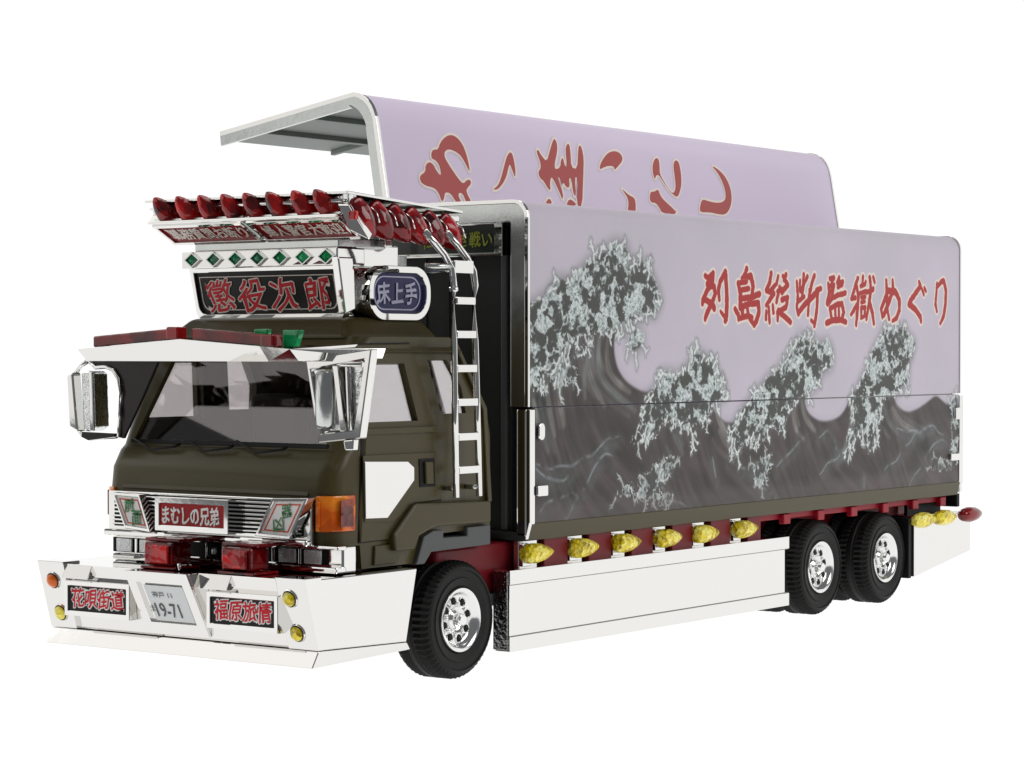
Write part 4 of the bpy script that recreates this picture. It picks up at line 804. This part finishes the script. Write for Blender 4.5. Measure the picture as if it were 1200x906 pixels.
for k, (ya, yb, txt) in enumerate(((.33, 1.26, '婦人警官大歓迎'), (1.31, 2.26, '職務質問お断り'))):
    a = Vector((-1.12, 0, 3.585)); b = Vector((-.86, 0, 3.45)); n = Vector((-sl.z, 0, sl.x)).normalized()*-1
    if n.z > 0: n = -n
    def hp(d, t): return [(a.x+sl.x*t[0]+n.x*d, y, a.z+sl.z*t[0]+n.z*d) for y in (ya+t[1], yb-t[1])]
    def slab(nm, t0, t1, inset, d0, d1, m, bv=.003):
        p = [hp(d, (t, inset)) for d in (d0, d1) for t in (t0, t1)]
        hexa(nm, [p[0][0], p[1][0], p[1][1], p[0][1], p[2][0], p[3][0], p[3][1], p[2][1]], m, rack, bv)
    slab('panel_body', 0, .30, 0, -.04, .0, 'chrome_dull')
    slab('panel_frame_bar', 0, .035, 0, .001, .03, 'chrome'); slab('panel_frame_bar', .265, .30, 0, .001, .03, 'chrome')
    for yA, yB in ((ya, ya+.03), (yb-.03, yb)):
        p = [[(a.x+sl.x*t+n.x*d, y, a.z+sl.z*t+n.z*d) for y in (yA, yB)] for d in (.001, .028) for t in (.036, .264)]
        hexa('panel_frame_bar', [p[0][0], p[1][0], p[1][1], p[0][1], p[2][0], p[3][0], p[3][1], p[2][1]], 'chrome', rack, .003)
    slab('sign_plate', .036, .264, .031, .002, .01, 'signred', 0)
    o_ = a+sl*.235+n*.011; o_.y = yb-.07
    lettering(txt, o_, LX, -sl, yb-ya-.14, .16, 'cream', rack, bold=.02, lift=.004, brush=.1)
prof_b = ((0, .75), (.1, .95), (.35, 1), (.6, .86), (.8, .6), (.93, .34), (1, .1))
for x in [2.139, 1.898, 1.661, 1.418, 1.188, 0.952, 0.694, 0.474]:
    bullet('rocket_lamp', (-1.04, x-.02, 3.605), (-1.17, x+.06, 3.785), .082, 'red', rack, 12, prof_b)
    lathe('lamp_collar', [(.05, -.0), (.05, .03)], (-1.08, x, 3.61), 'chrome', rack, 10)
for i in range(6):
    x = -.92+.215*i
    bullet('rocket_lamp', (x-.09, .33, 3.685-.016*i), (x+.06, .20, 3.43-.010*i), .115, 'red2', rack, 12, prof_b)
    tube('lamp_hook', [(x+.06, .27, 3.68-.015*i), (x+.085, .2, 3.62-.015*i), (x+.10, .18, 3.54-.015*i)], .007, 'chrome', rack, 6)
hexa('corner_flag', [(-1.1, 0.323, 3.681)] and [(-1.12, .22, 3.47), (-1.0, .13, 3.40), (-.93, .16, 3.45), (-1.05, .25, 3.52), (-1.20, .27, 3.66), (-1.14, .22, 3.66), (-1.1, .24, 3.68), (-1.17, .30, 3.68)], 'chrome', rack, .008)
box('flag_lens', -1.135, -1.09, .16, .24, 3.55, 3.62, 'red', rack, .012)
for y in (.5, 2.1): box('rack_leg', -.4, -.3, y-.03, y+.03, 3.38, 3.61, 'chrome', rack, .01)

# ---- ladder on the near side of the cab
lad = empty('ladder', truck)
rl = [(-0.41, 3.494), (-0.314, 3.406), (-0.217, 3.318), (-0.152, 3.207), (-0.13, 3.076), (-0.13, 2.963), (-0.13, 2.646), (-0.12, 2.182), (-0.098, 1.433)]
rr = [(-0.13, 3.492), (-0.031, 3.403), (0.068, 3.3), (0.123, 3.195), (0.146, 3.082), (0.135, 2.968), (0.146, 2.647), (0.168, 2.178), (0.201, 1.431)]
for L_ in (rl, rr): tube('ladder_rail', [(x, -.0 if z < 3.2 else (z-3.2)*.25, z) for x, z in L_], .027, 'chrome', lad, 10)
for py in [3.224, 2.961, 2.699, 2.434, 2.171, 1.902, 1.643]:
    i = min(range(len(rl)), key=lambda k: abs(rl[k][1]-py))
    def xa(L_): 
        for (x1, z1), (x2, z2) in zip(L_, L_[1:]):
            if z2 <= py <= z1: return x1+(x2-x1)*(py-z1)/(z2-z1)
        return L_[-1][0]
    box('ladder_rung', xa(rl)+.01, xa(rr)-.01, -.024, .024, py-.030-(.02 if py > 3.15 else 0), py+.030+(.02 if py > 3.15 else 0), 'chrome', lad, .008)
for z, x in ((3.2, -.1), (1.5, -.08), (1.5, .19)): tube('ladder_bracket', [(x, 0, z), (x, .30 if z > 3 else .14, z)], .02, 'chrome_dull', lad, 8)
tube('ladder_bracket', [(-.16, 0, 3.225), (-.36, .1, 3.225)], .024, 'chrome_dull', lad, 8)
lathe('ladder_clamp', [(.02, -.03), (.03, 0), (.02, .03)], (-.135, -.0, 3.05), 'chrome', lad, 8)

# ---- cargo body
BX0, BX1 = .87, 8.80
body = box('cargo_body', .94, 1.0, .06, 2.54, 1.04, 3.62, 'wall', truck, .0)
box('body_floor', 1.0, 8.78, .08, 2.52, 1.045, 1.12, 'black', body, 0)
box('rear_wall', 8.72, 8.80, .06, 2.54, 1.10, 3.62, 'chrome_dull', body, .01)
box('roof_beam', .88, 8.80, 1.30, 1.44, 3.66, 3.74, 'chrome_dull', body, .01)
box('corner_post', .86, .96, .02, .12, 1.06, 2.10, 'chrome', body, .015)
box('corner_post', .86, .96, 2.48, 2.58, 1.06, 2.10, 'chrome', body, .015)
box('inner_post', .90, .945, .25, .31, 1.1, 3.56, 'greyplastic', body, .015, 3)
box('inner_post', .90, .945, .14, .20, 1.1, 3.58, 'black', body, .01)
box('front_sill', .86, .96, .03, 2.57, 1.03, 1.10, 'wall', body, .01)
bm = bmesh.new()
for y in (.62, .86, 1.1, 1.34, 1.58, 1.82): add_box(bm, .928, .942, y, y+.015, 1.1, 3.58)
link('wall_rib', bm_done(bm, 'wall_rib'), 'wall', body)
def L_profile(t, y_in=1.44, r=.15, z_lo=2.118, top=3.79, side=0.0):
    o = [(side, z_lo)]
    for i in range(9):
        a = math.pi-math.pi/2*i/8; o.append((side+r+r*math.cos(a), top-r+r*math.sin(a)))
    o.append((y_in, top)); o.append((y_in, top-t))
    r2 = max(.02, r-t)
    for i in range(8, -1, -1):
        a = math.pi-math.pi/2*i/8; o.append((side+t+r2+r2*math.cos(a), top-t-r2+r2*math.sin(a)))
    o.append((side+t, z_lo)); return o
wing = prism('side_wing', L_profile(.04), 'x', .875, 8.765, 'mural', body, 0)
mural_uv(wing); wing.data.polygons.foreach_set('use_smooth', [True]*len(wing.data.polygons)); sharp(wing, 30)
wing['label'] = 'upper near side wing painted with lavender sky, breaking waves and red lettering'
for a, b in ((.845, .873), (8.767, 8.80)):
    e = prism('wing_edge_frame', L_profile(.17, side=-.004, top=3.794), 'x', a, b, 'chrome_dull', wing if False else body, .004)
prism('wing_edge_bead', L_profile(.035, side=-.010, top=3.80), 'x', .84, .872, 'chrome', body, .004)
prism('wing_edge_bead', L_profile(.035, side=-.010, top=3.80), 'x', 8.767, 8.805, 'chrome', body, .004)
# lower gate with a sloping sill
gate = prism('side_gate', [(0, 2.106), (0, 1.175), (.055, 1.045), (.09, 1.045), (.05, 1.18), (.05, 2.106)], 'x', .95, 8.765, 'mural', body, 0); mural_uv(gate)
gate['label'] = 'lower near side gate painted with dark swell and foam'
prism('gate_sill', [(-.006, 1.172), (.03, 1.03), (.10, 1.03), (.07, 1.172)], 'x', .90, 8.80, 'olive', body, .006)
prism('side_gate', [(2.6, 2.106), (2.6, 1.175), (2.545, 1.045), (2.51, 1.045), (2.55, 1.18), (2.55, 2.106)], 'x', .95, 8.765, 'lavender', body, 0)
prism('gate_edge_frame', [(-.008, 2.095), (-.008, 1.18), (.03, 1.04), (.08, 1.04), (.08, 2.095)], 'x', .868, .945, 'chrome', body, .004)
box('hinge_gap', .946, .956, -.003, .01, 1.17, 2.1, 'black', body, 0)
prism('gate_edge_frame', [(-.008, 2.095), (-.008, 1.18), (.03, 1.04), (.08, 1.04), (.08, 2.095)], 'x', 8.767, 8.86, 'chrome', body, .004)
box('rear_frame', 8.79, 8.86, .03, 2.57, .90, 1.06, 'black', body, .01)
box('rear_corner_post', 8.802, 8.87, .005, .12, 1.06, 2.09, 'chrome', body, .01)
prism('gate_latch', rrect(.97, 1.06, 1.845, 1.985, .044, 6), 'y', -.03, -.002, 'chrome', body, .008)
prism('gate_latch', rrect(.955, 1.10, 1.39, 1.475, .012, 3), 'y', -.03, -.002, 'chrome', body, .006)
prism('gate_latch', [(8.63, 1.965), (8.816, 1.97), (8.816, 1.843), (8.63, 1.838)], 'y', -.03, -.002, 'chrome', body, .01)
prism('gate_latch', [(8.53, 1.478), (8.798, 1.478), (8.798, 1.405), (8.53, 1.405)], 'y', -.03, -.002, 'chrome', body, .006)
# raised far wing
def far_profile(t, grow=0.):
    o = [(1.443-grow, 3.70)]; A = Vector((1.5808, 4.49)); B = Vector((1.84, 4.762))
    o.append(tuple(A+Vector((-grow, 0))))
    for i in range(1, 8):
        s = i/8; c = Vector((1.625, 4.745)); p = A*(1-s)**2+c*2*s*(1-s)+B*s*s; o.append((p.x-grow*.7, p.y+grow*.7))
    o.append((B.x, B.y+grow)); o.append((3.372, 4.508+grow)); 
    tn = Vector((.17, .985))
    o.append((3.36, 4.508-t)); o.append((B.x+t*.15, B.y-t))
    for i in range(7, 0, -1):
        s = i/8; c = Vector((1.625, 4.745)); p = A*(1-s)**2+c*2*s*(1-s)+B*s*s; o.append((p.x+t*.8, p.y-t*.7))
    o.append((A.x+t, A.y-.02)); o.append((1.45+t, 3.70)); return o
rw = prism('raised_wing', far_profile(.045), 'x', .90, 8.80, 'lavender', body, 0)
rw.data.polygons.foreach_set('use_smooth', [True]*len(rw.data.polygons)); sharp(rw, 30)
rw['label'] = 'far side wing swung up, lavender roof panel with large red brush lettering'
for a, b in ((.865, .898), (8.802, 8.835)):
    prism('wing_edge_frame', far_profile(.12, .004), 'x', a, b, 'chrome_dull', body, .02)
    prism('wing_edge_bead', far_profile(.03, .010), 'x', a-.006, b+.0, 'chrome', body, .003)
lin = [(1.51, 3.75), (1.66, 4.62), (1.85, 4.700), (3.33, 4.445), (3.33, 4.435), (1.85, 4.69), (1.67, 4.61), (1.52, 3.75)]
prism('wing_lining', lin, 'x', .90, 8.79, 'inner', body, 0)
for x in (2.3, 3.8, 5.3, 6.8, 8.2):
    hexa('lining_rib', [(x, 1.87, 4.64), (x+.06, 1.87, 4.64), (x+.06, 3.30, 4.395), (x, 3.30, 4.395), (x, 1.87, 4.685), (x+.06, 1.87, 4.685), (x+.06, 3.30, 4.44), (x, 3.30, 4.44)], 'inner', body, .005)
for y, z in ((2.3, 4.60), (2.85, 4.505)): hexa('lining_rail', [(.9, y, z-.03), (8.78, y, z-.03), (8.78, y+.05, z-.04), (.9, y+.05, z-.04), (.9, y, z+.02), (8.78, y, z+.02), (8.78, y+.05, z+.01), (.9, y+.05, z+.01)], 'inner', body, .005)
# big brush letters printed on the raised roof panel
GL = [[(1.626, 0.122), (1.595, 0.205), (1.545, 0.245), (1.413, 0.258), (1.353, 0.294), (1.365, 0.345), (1.447, 0.378), (1.461, 0.44), (1.52, 0.474), (1.577, 0.454), (1.61, 0.393), (1.664, 0.354), (1.668, 0.431), (1.631, 0.488), (1.557, 0.509), (1.576, 0.57), (1.621, 0.59), (1.67, 0.59), (1.718, 0.657), (1.8, 0.714), (1.889, 0.741), (1.969, 0.726), (2.04, 0.67), (2.077, 0.586), (2.096, 0.483), (2.092, 0.414), (2.053, 0.481), (2.0, 0.555), (1.925, 0.593), (1.831, 0.608), (1.765, 0.583), (1.75, 0.53), (1.799, 0.465), (1.865, 0.392), (1.922, 0.335), (1.971, 0.303), (2.036, 0.345), (2.087, 0.344), (2.085, 0.309), (2.019, 0.268), (1.997, 0.235), (2.059, 0.135), (1.982, 0.131), (1.939, 0.224), (1.866, 0.211), (1.908, 0.127), (1.835, 0.124), (1.769, 0.21), (1.688, 0.215), (1.661, 0.158)],
 [(2.396, 0.274), (2.487, 0.314), (2.546, 0.379), (2.613, 0.48), (2.684, 0.591), (2.746, 0.643), (2.781, 0.629), (2.795, 0.563), (2.795, 0.474), (2.772, 0.401), (2.746, 0.48), (2.72, 0.531), (2.69, 0.494), (2.641, 0.411), (2.565, 0.336), (2.479, 0.282)],
 [(3.169, 0.677), (3.204, 0.697), (3.237, 0.645), (3.316, 0.587), (3.387, 0.691), (3.471, 0.807), (3.505, 0.818), (3.53, 0.765), (3.503, 0.681), (3.437, 0.576), (3.433, 0.521), (3.523, 0.545), (3.559, 0.63), (3.593, 0.641), (3.601, 0.568), (3.637, 0.561), (3.653, 0.728), (3.691, 0.782), (3.73, 0.785), (3.732, 0.715), (3.705, 0.556), (3.808, 0.55), (3.866, 0.742), (3.904, 0.791), (3.934, 0.756), (3.94, 0.654), (3.893, 0.503), (3.794, 0.184), (3.706, 0.18), (3.788, 0.469), (3.74, 0.466), (3.721, 0.291), (3.68, 0.289), (3.68, 0.454), (3.641, 0.452), (3.636, 0.369), (3.586, 0.357), (3.536, 0.409), (3.511, 0.371), (3.491, 0.443), (3.455, 0.459), (3.509, 0.298), (3.486, 0.233), (3.45, 0.313), (3.396, 0.41), (3.354, 0.453), (3.311, 0.378), (3.313, 0.324), (3.282, 0.322), (3.224, 0.4), (3.169, 0.424), (3.151, 0.477), (3.209, 0.526), (3.209, 0.589)],
 [(3.186, 0.182), (3.273, 0.249), (3.311, 0.188)], [(3.527, 0.18), (3.599, 0.257), (3.694, 0.22), (3.686, 0.188)],
 [(4.186, 0.565), (4.207, 0.617), (4.277, 0.682), (4.373, 0.742), (4.475, 0.769), (4.569, 0.763), (4.621, 0.72), (4.6, 0.672), (4.519, 0.621), (4.448, 0.578), (4.441, 0.616), (4.354, 0.615), (4.268, 0.595)],
 [(4.523, 0.405), (4.577, 0.37), (4.638, 0.342), (4.716, 0.323), (4.74, 0.285), (4.709, 0.168), (4.564, 0.161), (4.612, 0.264), (4.604, 0.317), (4.561, 0.361)],
 [(5.15, 0.526), (5.129, 0.588), (5.145, 0.668), (5.189, 0.726), (5.244, 0.753), (5.276, 0.731), (5.276, 0.676), (5.254, 0.595), (5.306, 0.519), (5.372, 0.444), (5.447, 0.4), (5.5, 0.435), (5.527, 0.5), (5.529, 0.596), (5.535, 0.692), (5.568, 0.739), (5.615, 0.75), (5.652, 0.723), (5.659, 0.62), (5.642, 0.522), (5.598, 0.44), (5.533, 0.373), (5.484, 0.374), (5.407, 0.414), (5.324, 0.481), (5.258, 0.556), (5.221, 0.578), (5.181, 0.567)],
 [(5.015, 0.362), (5.044, 0.398), (5.117, 0.402), (5.151, 0.424), (5.192, 0.418), (5.203, 0.372), (5.254, 0.327), (5.368, 0.269), (5.494, 0.196), (5.201, 0.183), (5.137, 0.266), (5.087, 0.29), (5.029, 0.287), (5.002, 0.314)],
 [(5.919, 0.232), (5.923, 0.28), (5.985, 0.364), (6.047, 0.367), (6.119, 0.355), (6.27, 0.346), (6.397, 0.36), (6.466, 0.405), (6.48, 0.488), (6.445, 0.584), (6.376, 0.67), (6.272, 0.738), (6.401, 0.705), (6.509, 0.646), (6.578, 0.559), (6.597, 0.461), (6.568, 0.361), (6.5, 0.283), (6.407, 0.23), (6.267, 0.228), (6.118, 0.241)]]
def smooth_poly(p, it=1):
    for _ in range(it):
        q = []
        for i in range(len(p)):
            a, b = p[i], p[(i+1) % len(p)]; q += [(a[0]*.75+b[0]*.25, a[1]*.75+b[1]*.25), (a[0]*.25+b[0]*.75, a[1]*.25+b[1]*.75)]
        p = q
    return p
def poly_print(polys, off):
    cu = bpy.data.curves.new('t', 'CURVE'); cu.dimensions = '2D'; cu.fill_mode = 'BOTH'; cu.offset = off
    for p in polys:
        p = smooth_poly(p)
        if sum(a[0]*b[1]-b[0]*a[1] for a, b in zip(p, p[1:]+p[:1])) < 0: p = p[::-1]
        s = cu.splines.new('POLY'); s.points.add(len(p)-1); s.use_cyclic_u = True
        for i, (x, z) in enumerate(p): s.points[i].co = (x, z, 0, 1)
    return curve_mesh(cu)
wo, wd = Vector((0, 1.45, 3.74)), Vector((0, .15, .86)).normalized(); wn = Vector((0, -wd.z, wd.y))
for g in GL:
    V, F, MI = [], [], []
    for off, lift, mi in ((.022, .003, 1), (0., .0045, 0)):
        v, f = poly_print([g], off); b = len(V)
        for x, s in v: V.append(tuple(wo+Vector((float(x), 0, 0))+wd*float(s)+wn*lift))
        F += [tuple(i+b for i in q) for q in f]; MI += [mi]*len(f)
    me = bpy.data.meshes.new('lettering'); me.from_pydata(V, [], F); o = link('lettering', me, ['redprint2', 'cream'], body)
    me.polygons.foreach_set('material_index', MI)
# green on black sign on the front wall
fs = ring('sign_frame', [(.22, 3.345), (2.3, 3.345), (2.3, 3.62), (.22, 3.62)], [(.30, 3.375), (2.24, 3.375), (2.24, 3.60), (.30, 3.60)], 'x', .80, .93, 'chrome', body)
box('sign_plate', .83, .92, .29, 2.25, 3.37, 3.605, 'signgreen', body, 0)
lettering('仁義なき戦い', (.829, 1.05, 3.42), LX, UP, .71, .125, 'limeprint', body, bold=.015, lift=.005)

# ---- near side skirt
def skirt(side):
    yy = (lambda a: a) if side < 0 else mir
    def bx(nm, x0, x1, a, b, z0, z1, m, par, bv=.005): return box(nm, x0, x1, *sorted((yy(a), yy(b))), z0, z1, m, par, bv)
    sk = bx('side_skirt', .63, 5.07, .02, .17, .20, .80, 'chrome', truck)
    bx('skirt_strip', .61, 5.12, .0, .16, .695, .81, 'chrome', sk)
    bx('skirt_strip', .61, 5.12, .0, .16, .155, .275, 'chrome', sk)
    bx('skirt_end', .595, .61, .02, .16, .17, .80, 'chrome_dark', sk)
    bx('skirt_seam_shade', .62, 5.11, .012, .022, .688, .6955, 'seam_shade', sk, 0)  # grey strips painted in for the shade of the skirt grooves
    bx('skirt_seam_shade', .62, 5.11, .012, .022, .2755, .281, 'seam_shade', sk, 0)
    rsk = prism('rear_skirt', [(7.73, .23), (9.06, .42), (9.06, .835), (7.73, .835)], 'y', *sorted((yy(.0), yy(.05))), 'chrome', truck, .005)
    bx('mud_flap', 7.64, 7.70, .02, .45, .22, .84, 'black', rsk)
    bx('rear_shelf', 7.72, 9.06, .0, .3, .836, .86, 'chrome', rsk)
    for x in [1.04, 1.71, 2.36, 3.03, 3.66, 4.36]:
        bullet('side_marker_lamp', (x-.18, yy(.04), .925), (x+.20, yy(.02), .925), .085, 'yellow', sk, 14, ((0, .7), (.1, .95), (.3, 1), (.55, .88), (.75, .62), (.9, .36), (1, .12)))
        bx('lamp_base', x-.17, x-.06, .06, .10, .82, 1.0, 'chrome', sk)
    for x, m in ((7.93, 'yellow'), (8.42, 'yellow'), (9.05, 'reddark')):
        bullet('tail_marker_lamp', (x-.22, yy(.0), .81+.0*x), (x+.25, yy(-.02), .81), .085, m, rsk, 14, ((0, .5), (.12, .8), (.35, 1), (.6, .9), (.8, .6), (.93, .3), (1, .1)))
skirt(-1); skirt(1)
